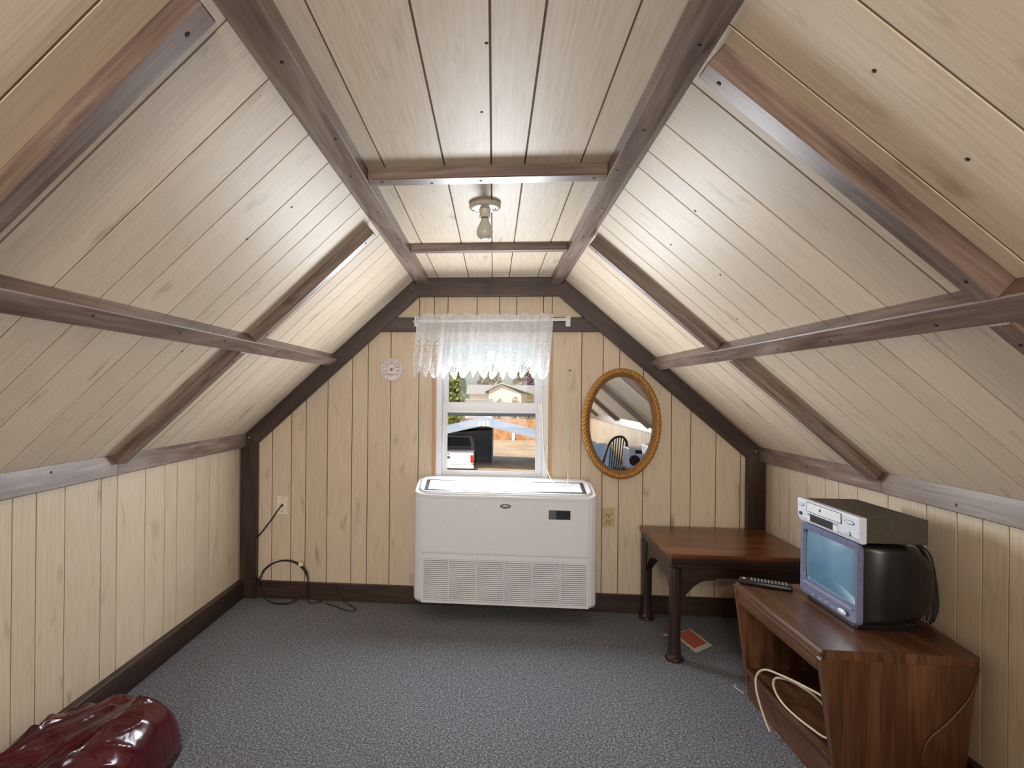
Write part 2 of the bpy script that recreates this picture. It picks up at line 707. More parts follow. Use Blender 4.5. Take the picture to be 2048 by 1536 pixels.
# ---- knee walls
bm = bmesh.new()
add_box(bm, (XL - 0.1, RY - 0.1, 0.0), (XL - 0.0045, BY + 0.1, 1.06))
wl = struct('wall_left', bm, 'groove', 'low left knee wall of pale vertical panelling')
mw = frame((XL, 0, 0), (0, -1, 0), (1, 0, 0), (0, 0, 1))
cl = extend([1.672, 1.767, 1.894, 2.08, 2.174, 2.36, 2.508, 2.611, 2.784, 2.923, 3.023, 3.148, 3.25], RY, BY)
plank_run(wl, mw, [-y for y in reversed(cl)], 0.0, 0.99)
bm = bmesh.new()
add_box(bm, (XR + 0.0045, RY - 0.1, 0.0), (XR + 0.1, BY + 0.1, 1.03))
wr = struct('wall_right', bm, 'groove', 'low right knee wall of pale vertical panelling')
mw = frame((XR, 0, 0), (0, 1, 0), (-1, 0, 0), (0, 0, 1))
cr = extend([1.70, 1.80, 1.891, 1.988, 2.119, 2.313, 2.495, 2.625, 2.726, 2.879, 3.041, 3.138, 3.24], RY, BY)
plank_run(wr, mw, cr, 0.0, 0.96)

# ---- sloping walls
def slope(name, label, a, b, side, cuts, joints):
    d = (b - a).normalized()                     # down the slope in (x, z)
    nrm = Vector((-d.y, d.x)) if side > 0 else Vector((d.y, -d.x))
    if nrm.y > 0:
        nrm = -nrm                               # towards the room
    top = a - d * 0.07
    bot = b + d * 0.06
    bm = bmesh.new()
    q0, q1 = top - nrm * 0.0045, bot - nrm * 0.0045
    q2, q3 = bot - nrm * 0.08, top - nrm * 0.08
    add_prism(bm, [tuple(q0), tuple(q1), tuple(q2), tuple(q3)], RY - 0.1, BY + 0.1)
    s = struct(name, bm, 'groove', label)
    ex = (0, -side, 0)
    # frame: x along Y, y = inward normal, z = up the slope
    up = -d
    exv = Vector((0, 1.0, 0))
    eyv = Vector((nrm.x, 0, nrm.y))
    ezv = Vector((up.x, 0, up.y))
    if exv.cross(eyv).dot(ezv) < 0:
        exv = -exv
    mw = frame((b.x, 0, b.y), exv, eyv, ezv)
    L = (a - b).length
    cc = cuts if exv.y > 0 else [-y for y in reversed(cuts)]
    plank_run(s, mw, cc, -0.05, L + 0.045)
    return s, d, nrm


cs = extend([0.96, 1.147, 1.295, 1.403, 1.578, 1.724, 1.83, 1.97, 2.12, 2.31, 2.42, 2.54, 2.71, 2.86, 2.965, 3.10, 3.21], RY, BY)
sl, dL, nL = slope('wall_left_slope', 'left sloping attic wall of pale panelling', LA, LB, -1, cs, None)
cs = extend([0.66, 0.846, 1.03, 1.217, 1.40, 1.55, 1.656, 1.83, 1.975, 2.083, 2.21, 2.40, 2.50, 2.61, 2.79, 2.94, 3.04, 3.19], RY, BY)
sr, dR, nR = slope('wall_right_slope', 'right sloping attic wall of pale panelling', RA, RB, 1, cs, None)

# ---- flat ceiling
bm = bmesh.new()
add_box(bm, (XCL - 0.12, RY - 0.1, ZC + 0.0045), (XCR + 0.12, BY + 0.1, ZC + 0.08))
ce = struct('ceiling', bm, 'groove', 'narrow flat ceiling strip of pale panelling')
mw = frame((0, 0, ZC), (1, 0, 0), (0, 0, -1), (0, 1, 0))
plank_run(ce, mw, [XCL - 0.03, -0.337, -0.154, -0.013, 0.087, 0.252, XCR + 0.03], RY, BY)

# nail heads showing in the panelling
def panel_nail(parent, p, n):
    bm = bmesh.new()
    add_lathe(bm, [(0.0, 0.0012), (0.003, 0.001), (0.004, 0.0)], 8)
    o = mesh_obj('nail', bm, 'nail', parent)
    o.matrix_world = Matrix.Translation(p) @ Vector(n).to_track_quat('Z', 'Y').to_matrix().to_4x4()
for y, s_ in ((0.92, 0.235), (0.94, 0.44), (1.93, 0.24), (1.64, 0.21), (1.86, 0.42), (2.05, 0.6)):
    p_ = RA + dR * s_
    panel_nail(sr, (p_.x, y, p_.y), (nR.x, 0, nR.y))
for y, s_ in ((1.62, 0.17), (1.575, 0.33), (1.3, 0.7), (1.83, 0.8)):
    p_ = LA + dL * s_
    panel_nail(sl, (p_.x, y, p_.y), (nL.x, 0, nL.y))
for x, y in ((-0.035, 1.345), (-0.02, 1.08)):
    panel_nail(ce, (x, y, ZC), (0, 0, -1))

# ---- window gable
WX0, WX1, WZ0, WZ1 = -0.345, 0.328, 0.74, 1.655
bm = bmesh.new()
def gpoly(x0, x1, z0, z1=None):
    if z1 is not None:
        return [(x0, z0), (x1, z0), (x1, z1), (x0, z1)]
    xs = [x1] + [x for x in (XCR, XCL) if x0 < x < x1] + [x0]
    return [(x0, z0), (x1, z0)] + [(x, gable_z(x) + 0.01) for x in xs]
for p in (gpoly(XL - 0.1, WX0, 0), gpoly(WX1, XR + 0.1, 0), gpoly(WX0, WX1, 0, WZ0), gpoly(WX0, WX1, WZ1)):
    add_prism(bm, p, BY + 0.0045, BY + 0.12)
wb = struct('wall_back', bm, 'groove', 'window gable wall of warm pale vertical panelling')
mw = frame((0, BY, 0), (1, 0, 0), (0, -1, 0), (0, 0, 1))
mw = Matrix(((1, 0, 0, 0), (0, -1, 0, BY), (0, 0, 1, 0), (0, 0, 0, 1)))
def gplank(a, b, z0, z1=None):
    plank(wb, mw, gpoly(a + GAP / 2, b - GAP / 2, z0, z1))
cb = [XL, -1.462, -1.366, -1.245, -1.153, -1.017, -0.864, -0.766, -0.626, -0.453, -0.362]
for a, b in zip(cb, cb[1:]):
    gplank(a, b, 0.0)
cb = [0.345, 0.521, 0.646, 0.741, 0.88, 1.042, 1.152, 1.294, 1.432, XR]
for a, b in zip(cb, cb[1:]):
    gplank(a, b, 0.0)
cb = [-0.362, -0.279, -0.103, 0.032, 0.135, 0.294, 0.345]
for a, b in zip(cb, cb[1:]):
    gplank(a, b, WZ1 + 0.005)
    gplank(a, b, 0.0, WZ0 - 0.005)

# ---- rear gable, behind the camera, with a window added for fill light
bm = bmesh.new()
for p in (gpoly(XL - 0.1, -0.62, 0), gpoly(0.62, XR + 0.1, 0), gpoly(-0.62, 0.62, 0, 0.65), gpoly(-0.62, 0.62, 1.65)):
    add_prism(bm, p, RY - 0.1, RY)
wre = struct('wall_rear', bm, 'panel', 'rear gable wall of pale panelling behind the camera')
bm = bmesh.new()
for lo, hi in (((-0.62, 0.65), (0.62, 0.69)), ((-0.62, 1.61), (0.62, 1.65)), ((-0.62, 0.65), (-0.58, 1.65)), ((0.58, 0.65), (0.62, 1.65)), ((-0.02, 0.65), (0.02, 1.65))):
    add_box(bm, (lo[0], RY - 0.07, lo[1]), (hi[0], RY - 0.02, hi[1]))
struct('rear_fill_window', bm, 'white_vinyl', 'white framed window added in the unseen rear gable for fill light')

# ------------------------------------------------------------------ beams and boards (trim)
TRIM = [0]


def beam(p0, p1, nrm, wdt, thk, label, bev=0.003, nails=(), seed=None, mat='beam', over=0.0):
    """a board whose back lies on the line p0-p1, standing thk off along nrm; local z runs along it"""
    p0, p1, nrm = Vector(p0), Vector(p1), Vector(nrm).normalized()
    ez = (p1 - p0).normalized()
    ey = (nrm - ez * nrm.dot(ez)).normalized()
    ex = ey.cross(ez)
    L = (p1 - p0).length
    bm = bmesh.new()
    add_box(bm, (-wdt / 2, -0.004, 0), (wdt / 2, thk, L), bev)
    # slight waviness of rough sawn lumber
    grain_uv(bm, 2)
    TRIM[0] += 1
    o = tag(mesh_obj('trim_%d' % TRIM[0], bm, mat), label, None, None, 'structure')
    o.matrix_world = frame(p0, ex, ey, ez)
    for u, v in nails:
        bm = bmesh.new()
        add_lathe(bm, [(0.0, 0.0012), (0.0045, 0.0008), (0.0052, 0.0)], 8)
        nn = mesh_obj('nail', bm, 'nail', o)
        nn.matrix_local = Matrix.Translation((u * wdt, thk, v * L)) @ Matrix.Rotation(-PI / 2, 4, 'X')
    return o


def profile_beam(poly, y0, y1, label, nails=()):
    bm = bmesh.new()
    add_prism(bm, poly, y0, y1)
    bmesh.ops.bevel(bm, geom=[e for e in bm.edges], offset=0.0025, segments=1, affect='EDGES')
    grain_uv(bm, 1)
    TRIM[0] += 1
    o = tag(mesh_obj('trim_%d' % TRIM[0], bm, 'beam'), label, None, None, 'structure')
    for x, y, z in nails:
        b2 = bmesh.new()
        add_lathe(b2, [(0.0, -0.0012), (0.0045, -0.0008), (0.0052, 0.0)], 8)
        nn = mesh_obj('nail', b2, 'nail', o)
        nn.location = (x, y, z)
    return o


ny = [0.72, 1.05, 1.38, 1.62, 1.95, 2.3, 2.7]
profile_beam([(-0.392, ZC + 0.006), (-0.392, 1.93), (-0.452, 1.93), (-0.489, 1.955), (-0.50, 1.975)], RY, BY,
             'weathered brown beam where the left slope meets the ceiling', [(-0.42 + 0.012 * ((i * 7) % 3 - 1), y, 1.93) for i, y in enumerate(ny)])
profile_beam([(0.332, ZC + 0.006), (0.43, 1.975), (0.418, 1.953), (0.387, 1.93), (0.332, 1.93)], RY, BY,
             'weathered brown beam where the right slope meets the ceiling', [(0.36 + 0.012 * ((i * 5) % 3 - 1), y, 1.93) for i, y in enumerate(ny)])

# mid purlins on the slopes
def on_slope(a, b, s):
    """point s metres down the slope from a (x, z)"""
    d = (b - a).normalized()
    return a + d * s
def slope_s(a, b, x):
    return (x - a.x) / ((b - a).normalized().x)

sP_L = slope_s(LA, LB, -0.978)
sP_R = slope_s(RA, RB, 0.936)
PW, PT = 0.062, 0.047
for a, b, s, n, lab in ((LA, LB, sP_L + PW / 2, nL, 'left'), (RA, RB, sP_R + PW / 2, nR, 'right')):
    p = on_slope(a, b, s)
    beam((p.x, RY, p.y), (p.x, BY, p.y), (n.x, 0, n.y), PW, PT, 'grey brown purlin running along the middle of the %s slope' % lab,
         nails=[(0.15, (y - RY) / (BY - RY)) for y in (1.25, 1.62, 1.9, 2.4, 2.75)])

# slope battens, up the slope: (near-side Y, from s, to s)
def batten(a, b, n, y, s0, s1, wdt, thk, lab, nails=()):
    p0, p1 = on_slope(a, b, s1), on_slope(a, b, s0)
    beam((p0.x, y + wdt / 2, p0.y), (p1.x, y + wdt / 2, p1.y), (n.x, 0, n.y), wdt, thk, lab, nails=nails)

LL, LR = (LB - LA).length, (RB - RA).length
for y0, y1, wd, th, lab in ((2.125, 2.095, 0.047, 0.045, 'far'), (0.853, 0.85, 0.05, 0.04, 'near'), (-0.45, -0.45, 0.047, 0.045, 'rearmost'), (-1.75, -1.75, 0.047, 0.045, 'last')):
    batten(LA, LB, nL, y0, 0.02, sP_L + 0.002, wd, th, '%s brown batten on the upper left slope' % lab, nails=((0.1, 0.08), (0.0, 0.92)))
    batten(LA, LB, nL, y1, sP_L + PW, LL + 0.01, wd, th, '%s brown batten on the lower left slope' % lab, nails=((0.1, 0.92),))
for y0, y1, wd, th, lab in ((2.345, 2.29, 0.045, 0.045, 'far'), (1.07, 1.10, 0.05, 0.047, 'near'), (-0.3, -0.3, 0.047, 0.045, 'rearmost'), (-1.6, -1.6, 0.047, 0.045, 'last')):
    batten(RA, RB, nR, y0, 0.012, sP_R + 0.002, wd, th, '%s brown batten on the upper right slope' % lab, nails=((-0.1, 0.08), (0.0, 0.94)))
    batten(RA, RB, nR, y1, sP_R + PW, LR + 0.01, wd, th, '%s brown batten on the lower right slope' % lab, nails=((0.1, 0.92),))

# ceiling joists
for y, wd, th, lab, nl in ((1.66, 0.055, 0.036, 'near joist across the ceiling before the bulb', ((0.1, 0.06), (-0.2, 0.27), (0, 0.48), (0, 0.95))),
                           (2.535, 0.05, 0.03, 'far joist across the ceiling behind the bulb', ()),
                           (0.2, 0.055, 0.036, 'joist across the ceiling above the camera', ()),
                           (-1.3, 0.055, 0.036, 'rear joist across the ceiling', ())):
    beam((-0.392, y + wd / 2, ZC), (0.332, y + wd / 2, ZC), (0, 0, -1), wd, th, 'brown ' + lab, nails=nl)

# wall plates on the knee walls, two lengths each
zL0, zR0 = 0.934, 0.905
for x, s, z0, z1, j, lab in ((XL, 1, zL0, 1.022, 2.12, 'left'), (XR, -1, zR0, 0.992, 2.29, 'right')):
    for ya, yb, w2 in ((RY, j, 'near'), (j, BY, 'far')):
        beam((x, ya, (z0 + z1) / 2), (x, yb, (z0 + z1) / 2), (s, 0, 0), z1 - z0, 0.042 if w2 == 'near' else 0.04,
             '%s length of brown plate board along the %s knee wall' % (w2, lab),
             nails=((0.2, 0.93), (-0.2, 0.8)) if w2 == 'near' else ((0.1, 0.5),))

# gable frame: posts, rafters, header, tie
for x0, x1, zt, lab in ((-1.552, -1.450, 0.985, 'left'), (1.458, 1.556, 0.955, 'right')):
    beam(((x0 + x1) / 2, BY, 0.0), ((x0 + x1) / 2, BY, zt), (0, -1, 0), x1 - x0, 0.038, 'dark brown corner post at the %s end of the window gable' % lab, mat='dark_beam')
for a, b, n, lab in ((LA, LB, nL, 'left'), (RA, RB, nR, 'right')):
    wd = 0.094
    d = (b - a).normalized()
    p0, p1 = a + n * (wd / 2 - 0.002) - d * 0.0, b + n * (wd / 2 - 0.002) + d * 0.0
    beam((p0.x, BY, p0.y), (p1.x, BY, p1.y), (0, -1, 0), wd, 0.04, 'dark brown sloping board framing the %s of the window gable' % lab, mat='dark_beam')
beam((-0.46, BY, (1.86 + ZC) / 2), (0.40, BY, (1.86 + ZC) / 2), (0, -1, 0), ZC - 1.86, 0.0405, 'dark brown header board at the top of the window gable', mat='dark_beam')
beam((-0.74, BY, 1.692), (0.70, BY, 1.692), (0, -1, 0), 0.086, 0.022, 'dark brown tie board behind the lace valance', mat='dark_beam')

# baseboards
def baseboard(name, lo, hi, axis, label):
    tag(box(name, lo, hi, 'dark_beam', None, 0.003, 1, axis), label, None, None, 'structure')
baseboard('baseboard_back', (-1.46, BY - 0.022, 0), (1.46, BY + 0.002, 0.106), 0, 'dark brown baseboard under the window gable')
baseboard('baseboard_left', (XL - 0.002, RY, 0), (XL + 0.034, BY - 0.035, 0.112), 1, 'dark brown baseboard along the left knee wall')
baseboard('baseboard_right', (XR - 0.026, RY, 0), (XR + 0.002, BY - 0.035, 0.112), 1, 'dark brown baseboard along the right knee wall')

# ------------------------------------------------------------------ window
def rect_frame(bm, x0, x1, z0, z1, y0, y1, wl_, wr_, wb_, wt_, bev=0.002):
    add_box(bm, (x0, y0, z0), (x0 + wl_, y1, z1), bev)
    add_box(bm, (x1 - wr_, y0, z0), (x1, y1, z1), bev)
    add_box(bm, (x0 + wl_, y0 + 0.0005, z0), (x1 - wr_, y1 - 0.0005, z0 + wb_), bev)
    add_box(bm, (x0 + wl_, y0 + 0.0005, z1 - wt_), (x1 - wr_, y1 - 0.0005, z1), bev)

bm = bmesh.new()
rect_frame(bm, WX0, WX1, WZ0, WZ1, BY - 0.006, BY + 0.11, 0.036, 0.036, 0.03, 0.04)
win = struct('window_1', bm, 'white_vinyl', 'white vinyl single hung window in the gable above the air conditioner')
bm = bmesh.new()      # upper sash
rect_frame(bm, -0.309, 0.292, 1.185, 1.62, BY + 0.055, BY + 0.085, 0.034, 0.044, 0.03, 0.03)
us = mesh_obj('upper_sash', bm, 'white_vinyl', win)
bm = bmesh.new()
add_box(bm, (-0.28, BY + 0.068, 1.2), (0.26, BY + 0.072, 1.6))
mesh_obj('pane', bm, 'glass', us)
bm = bmesh.new()      # lower sash, in front
rect_frame(bm, -0.309, 0.292, 0.765, 1.225, BY + 0.012, BY + 0.045, 0.024, 0.03, 0.042, 0.052)
ls = mesh_obj('lower_sash', bm, 'white_vinyl', win)
bm = bmesh.new()
rect_frame(bm, -0.287, 0.264, 0.805, 1.176, BY + 0.009, BY + 0.02, 0.011, 0.011, 0.010, 0.014, 0.001)
mesh_obj('glazing_bead', bm, 'white_vinyl', ls)
bm = bmesh.new()
add_box(bm, (-0.278, BY + 0.018, 1.142), (0.255, BY + 0.03, 1.164), 0.001)
mesh_obj('seal', bm, 'grey_vinyl', ls)
bm = bmesh.new()
add_box(bm, (-0.28, BY + 0.03, 0.8), (0.26, BY + 0.034, 1.18))
mesh_obj('pane', bm, 'glass', ls)
bm = bmesh.new()
add_box(bm, (-0.045, BY + 0.006, 1.222), (0.015, BY + 0.03, 1.232), 0.002)
add_box(bm, (-0.03, BY + 0.004, 1.230), (0.0, BY + 0.026, 1.243), 0.003)
mesh_obj('latch', bm, 'white_vinyl', ls)
# pine casing strips
for x0, x1 in ((-0.367, WX0), (WX1, 0.347)):
    o = box('casing', (x0, BY - 0.008, WZ0), (x1, BY + 0.002, WZ1), 'casing', win, 0.001)
o = box('casing', (-0.367, BY - 0.008, WZ1), (0.347, BY + 0.002, WZ1 + 0.02), 'casing', win, 0.001, 1, 0)
tube('wand', [(-0.3, BY - 0.004, 1.45), (-0.302, BY - 0.006, 1.2), (-0.303, BY - 0.006, 0.995)], 0.0028, 'white_vinyl', win, 6)

# ------------------------------------------------------------------ lace valance on a rod
rod = thing('curtain_rod', 'white curtain rod with brackets carrying the lace valance', 'curtain rod', (0, BY, 1.71))
YR = -0.075
bm = bmesh.new()
add_tube(bm, [(-0.462, -0.012, -0.004), (-0.478, YR + 0.02, -0.004), (-0.47, YR + 0.004, -0.004), (-0.45, YR, -0.003), (0.425, YR, 0.006), (0.437, YR + 0.01, 0.006), (0.44, -0.03, 0.006)], 0.0085, 8)
mesh_obj('rod', bm, 'white_vinyl', rod)
for x in (-0.466, 0.435):
    bm = bmesh.new()
    add_box(bm, (x - 0.014, -0.03, -0.03), (x + 0.014, -0.0225, 0.03), 0.002)
    add_box(bm, (x - 0.008, YR + 0.004, -0.012), (x + 0.008, -0.028, 0.0), 0.002)
    add_box(bm, (x - 0.005, YR - 0.004, -0.012), (x + 0.005, YR + 0.006, 0.026), 0.002)
    mesh_obj('bracket', bm, 'white_vinyl', rod)

bm = bmesh.new()
uvl = bm.loops.layers.uv.verify()
NU, NV = 300, 40
NS = 14.0     # scallops
grid = []
uvs = {}
for i in range(NU + 1):
    q = i / NU
    sc = q * NS
    s = abs((sc % 1.0) - 0.5) * 2           # 0 mid petal, 1 notch
    tip = 1.366 + 0.006 * math.sin(q * 17) + (0.05 * s ** 1.7)
    top = 1.752 - 0.012 * abs(math.sin(q * 23.0 + 0.6)) - 0.004 * math.sin(q * 61)
    row = []
    for j in range(NV + 1):
        v = j / NV
        z = tip + (top - tip) * v
        fl = max(0.0, (1.70 - z) / 0.34)       # 0 at rod, 1 at hem
        xt = -0.462 + q * 0.800
        xb = -0.492 + q * 0.800
        x = xt + (xb - xt) * min(fl, 1.0)
        amp = 0.006 + 0.016 * fl
        if z > 1.70:
            amp = 0.004 + 0.07 * (z - 1.70)
        ph = q * 2 * PI
        y = BY - 0.098 - 0.004 - amp * (0.6 * math.sin(ph * 9.0 + 0.5) + 0.45 * math.sin(ph * 14.0 + 1.3) + 0.3 * math.sin(ph * 23 + 2.0))
        x += 0.35 * amp * math.cos(ph * 9.0 + 0.5)
        if q < 0.07:                           # return towards the wall at the left
            y += (0.07 - q) / 0.07 * 0.045
        vv = bm.verts.new((x, y, z))
        uvs[vv] = (sc, z - 1.366)
        row.append(vv)
    grid.append(row)
for i in range(NU):
    for j in range(NV):
        f = bm.faces.new((grid[i][j], grid[i + 1][j], grid[i + 1][j + 1], grid[i][j + 1]))
        f.smooth = True
        for lp in f.loops:
            lp[uvl].uv = uvs[lp.vert]
tag(mesh_obj('lace_valance', bm, 'lace'), 'white lace valance with scalloped petal hem over the window', 'curtain')

# ------------------------------------------------------------------ air conditioner
AX0, AX1, AZ0, AZ1 = -0.443, 0.578, 0.092, 0.772
AYF, AYB = 3.085, BY
ac = thing('air_conditioner', 'large white floor standing air conditioner with louvred grille beneath the window', 'air conditioner', ((AX0 + AX1) / 2, (AYF + AYB) / 2, 0))
oc = Vector(ac.location)
def acpos(o):
    o.location = -oc
    return o
xm = (AX0 + AX1) / 2
# body: section in (y,z) with rounded front top, extruded along x with rounded ends
bm = bmesh.new()
sec = [(AYB - 0.004, AZ0 + 0.03), (AYF + 0.05, AZ0), (AYF + 0.014, AZ0 + 0.004), (AYF, AZ0 + 0.02), (AYF + 0.004, 0.68), (AYF + 0.02, 0.705), (AYB - 0.05, AZ1 - 0.03), (AYB - 0.004, AZ1 - 0.03)]
xs = [(AX0, 0.035, 0.0), (AX0 + 0.008, 0.018, 0), (AX0 + 0.03, 0.004, 0), (AX0 + 0.05, 0.0, 0), (AX1 - 0.05, 0.0, 0), (AX1 - 0.03, 0.004, 0), (AX1 - 0.008, 0.018, 0), (AX1, 0.035, 0)]
rings = []
for x, ins, _ in xs:
    rings.append([bm.verts.new((x, min(y + ins, AYB - 0.003) if y < AYB - 0.01 else y, z + (ins * 0.25 if z < 0.2 else 0))) for y, z in sec])
k = len(sec)
for a, b in zip(rings, rings[1:]):
    for i in range(k):
        bm.faces.new((a[i], a[(i + 1) % k], b[(i + 1) % k], b[i]))
bm.faces.new(rings[0])
bm.faces.new(list(reversed(rings[-1])))
bmesh.ops.recalc_face_normals(bm, faces=list(bm.faces))
body = acpos(mesh_obj('body', bm, 'ac', ac))
# raised top tray with rounded ends
def rounded_rect(x0, x1, y0, y1, r, n=6):
    out = []
    for cx_, cy_, a0 in ((x1 - r, y0 + r, -PI / 2), (x1 - r, y1 - r, 0), (x0 + r, y1 - r, PI / 2), (x0 + r, y0 + r, PI)):
        for i in range(n + 1):
            a = a0 + PI / 2 * i / n
            out.append((cx_ + r * math.cos(a), cy_ + r * math.sin(a)))
    return out
def tray(name, x0, x1, y0, y1, z0, z1, r, mat, slope_=0.0, bev=0.004):
    bm = bmesh.new()
    add_prism(bm, rounded_rect(x0, x1, y0, y1, r), z0, z1, 'xy')
    bmesh.ops.bevel(bm, geom=[e for e in bm.edges if abs(e.verts[0].co.z - e.verts[1].co.z) < 1e-6 and e.verts[0].co.z > z1 - 1e-5], offset=bev, segments=2, affect='EDGES')
    for v in bm.verts:
        v.co.z += (v.co.y - y0) * slope_
    grain_uv(bm, 0)
    return acpos(mesh_obj(name, bm, mat, ac))
SL = 0.30
tray('lip', AX0 - 0.001, AX1 + 0.001, AYF + 0.004, AYB - 0.004, 0.693, 0.709, 0.05, 'ac', SL * 0.9, 0.005)
tray('top_cover', AX0 + 0.022, AX1 - 0.022, AYF + 0.012, AYB - 0.005, 0.700, 0.722, 0.06, 'ac', SL * 0.9, 0.006)
tray('outlet_slot', AX0 + 0.056, AX1 - 0.056, AYF + 0.028, AYB - 0.069, 0.715, 0.7285, 0.004, 'ac_grey', SL * 0.9, 0.0005)
tray('louvre_flap', AX0 + 0.076, AX1 - 0.076, AYF + 0.038, AYB - 0.081, 0.717, 0.732, 0.004, 'ac', SL * 0.9, 0.001)
for x in (AX0 + 0.067, AX1 - 0.067):
    tray('vane_end', x - 0.006, x + 0.006, AYF + 0.06, AYF + 0.10, 0.727, 0.7335, 0.003, 'black', SL * 0.9, 0.001)
# front panel lines, grille
def acbox(name, lo, hi, mat, bev=0.001, parent=None):
    o = box(name, lo, hi, mat, parent or ac, bev, 1, 0)
    if parent is None:
        o.location = -oc
    return o
acbox('front_panel', (AX0 + 0.046, AYF - 0.003, 0.385), (AX1 - 0.046, AYF + 0.01, 0.684), 'ac', 0.002)
GX0, GX1, GZ0, GZ1 = AX0 + 0.046, AX1 - 0.046, AZ0 + 0.008, 0.378
g = acbox('grille_recess', (GX0, AYF - 0.0012, GZ0), (GX1, AYF + 0.01, GZ1), 'ac_dark', 0.0)
bm = bmesh.new()
rect_frame(bm, GX0, GX1, GZ0, GZ1, AYF - 0.010, AYF + 0.002, 0.014, 0.014, 0.016, 0.03, 0.001)
gf = acpos(mesh_obj('grille_frame', bm, 'ac', ac))
ns = 21
zs0, zs1 = GZ0 + 0.016, GZ1 - 0.03
bm = bmesh.new()
add_box(bm, (GX0 + 0.012, -0.003, -0.0042), (GX1 - 0.012, 0.003, 0.0042), 0.001)
slat0 = mesh_obj('slat', bm, 'ac', ac)
pitch = (zs1 - zs0) / ns
for i in range(ns):
    s_ = slat0 if i == 0 else slat0.copy()
    if i:
        COL.objects.link(s_)
    s_.parent = ac
    s_.location = Vector((0, AYF - 0.0075, zs0 + pitch * (i + 0.55))) - oc
for i in range(1, 6):
    x = GX0 + (GX1 - GX0) * i / 6
    acbox('grille_bar', (x - 0.003, AYF - 0.0115, zs0), (x + 0.003, AYF - 0.001, zs1), 'ac', 0.0008)
dp = acbox('display_window', (0.312, AYF - 0.0045, 0.586), (0.430, AYF, 0.637), 'lcd', 0.001)
acbox('display_panel', (0.314, AYF - 0.0052, 0.588), (0.354, AYF - 0.003, 0.635), 'lcd2', 0.0005)
bm = bmesh.new()
rect_frame(bm, 0.309, 0.433, 0.583, 0.640, AYF - 0.005, AYF, 0.003, 0.003, 0.003, 0.003, 0.0005)
acpos(mesh_obj('display_bezel', bm, 'silver2', ac))
# oval badge
bm = bmesh.new()
add_lathe(bm, [(0.0, 0.003), (0.026, 0.003), (0.030, 0.0015), (0.031, 0.0)], 32)
bd = mesh_obj('badge', bm, 'lcd2', ac)
bd.matrix_local = Matrix.Translation(Vector((0.073, AYF - 0.003, 0.652)) - oc) @ Matrix.Rotation(PI / 2, 4, 'X') @ Matrix.Diagonal((1, 0.42, 1, 1))
bm = bmesh.new()
for i in range(5):
    x = -0.014 + i * 0.007
    add_box(bm, (x - 0.0022, -0.004, -0.0004), (x + 0.0022, 0.004, 0.0004))
bl = mesh_obj('badge_lettering', bm, 'silver2', ac)
bl.matrix_local = Matrix.Translation(Vector((0.073, AYF - 0.0063, 0.652)) - oc) @ Matrix.Rotation(PI / 2, 4, 'X') @ Matrix.Diagonal((1, 0.6, 1, 1))
# ------------------------------------------------------------------ blind cord hanging from the wall
Yc = BY - 0.012
top_y = AYF + 0.06
cord = tube('blind_cord', [(0.288, BY - 0.01, 1.4), (0.290, BY - 0.012, 1.2), (0.298, BY - 0.012, 1.0), (0.318, BY - 0.014, 0.85), (0.338, BY - 0.07, 0.785), (0.362, BY - 0.13, 0.762), (0.395, BY - 0.15, 0.757), (0.43, BY - 0.11, 0.768), (0.443, BY - 0.03, 0.82), (0.446, Yc, 0.98), (0.450, Yc, 1.2), (0.449, Yc, 1.415)], 0.0028, 'string', None, 6, 10)
tag(cord, 'thin white looped blind cord hanging between window and oval mirror', 'cord')
b2 = tube('cord_end', [(0.449, Yc - 0.001, 1.415), (0.457, Yc, 1.405), (0.460, Yc, 1.2), (0.459, Yc, 1.03), (0.456, Yc, 0.99)], [0.0022] * 40 + [0.004], 'string', cord, 6, 10)
o = lathe('hook', [(0.0, 0.012), (0.003, 0.012), (0.003, 0.0), (0.006, -0.002), (0.006, -0.004), (0.0, -0.004)], 'nail', cord, 10)
o.matrix_local = Matrix.Translation((0.452, BY - 0.008, 1.42)) @ Matrix.Rotation(PI / 2, 4, 'X')

# ------------------------------------------------------------------ oval mirror with a rope frame
mi = thing('oval_mirror', 'oval wall mirror in a twisted gold rope frame', 'mirror', (0.748, BY - 0.001, 1.109))
EA, EB, RT = 0.212, 0.308, 0.0185
bm = bmesh.new()
NT_, NP = 900, 20
rings = []
for i in range(NT_):
    a = 2 * PI * i / NT_
    c_ = Vector((EA * math.cos(a), 0, EB * math.sin(a)))
    nrm = Vector((EB * math.cos(a), 0, EA * math.sin(a))).normalized()
    ring = []
    for j in range(NP):
        p = 2 * PI * j / NP
        tw = math.cos(2 * p + a * 40)
        r = RT * (0.64 + 0.36 * abs(tw))
        ring.append(bm.verts.new(c_ + nrm * (r * math.cos(p)) + Vector((0, -0.02 - r * math.sin(p), 0))))
    rings.append(ring)
for i in range(NT_):
    a, b = rings[i], rings[(i + 1) % NT_]
    for j in range(NP):
        f = bm.faces.new((a[j], a[(j + 1) % NP], b[(j + 1) % NP], b[j]))
        f.smooth = True
bmesh.ops.recalc_face_normals(bm, faces=list(bm.faces))
mesh_obj('rope_frame', bm, 'gold', mi)
bm = bmesh.new()
prof = [(0.0, -0.030), (-0.006, -0.027), (-0.012, -0.020), (-0.020, -0.0135), (-0.022, -0.010)]
rings = []
for i in range(96):
    a = 2 * PI * i / 96
    nrm = Vector((EB * math.cos(a), 0, EA * math.sin(a))).normalized()
    c_ = Vector(((EA - 0.012) * math.cos(a), 0, (EB - 0.012) * math.sin(a)))
    rings.append([bm.verts.new(c_ + nrm * d + Vector((0, y, 0))) for d, y in prof])
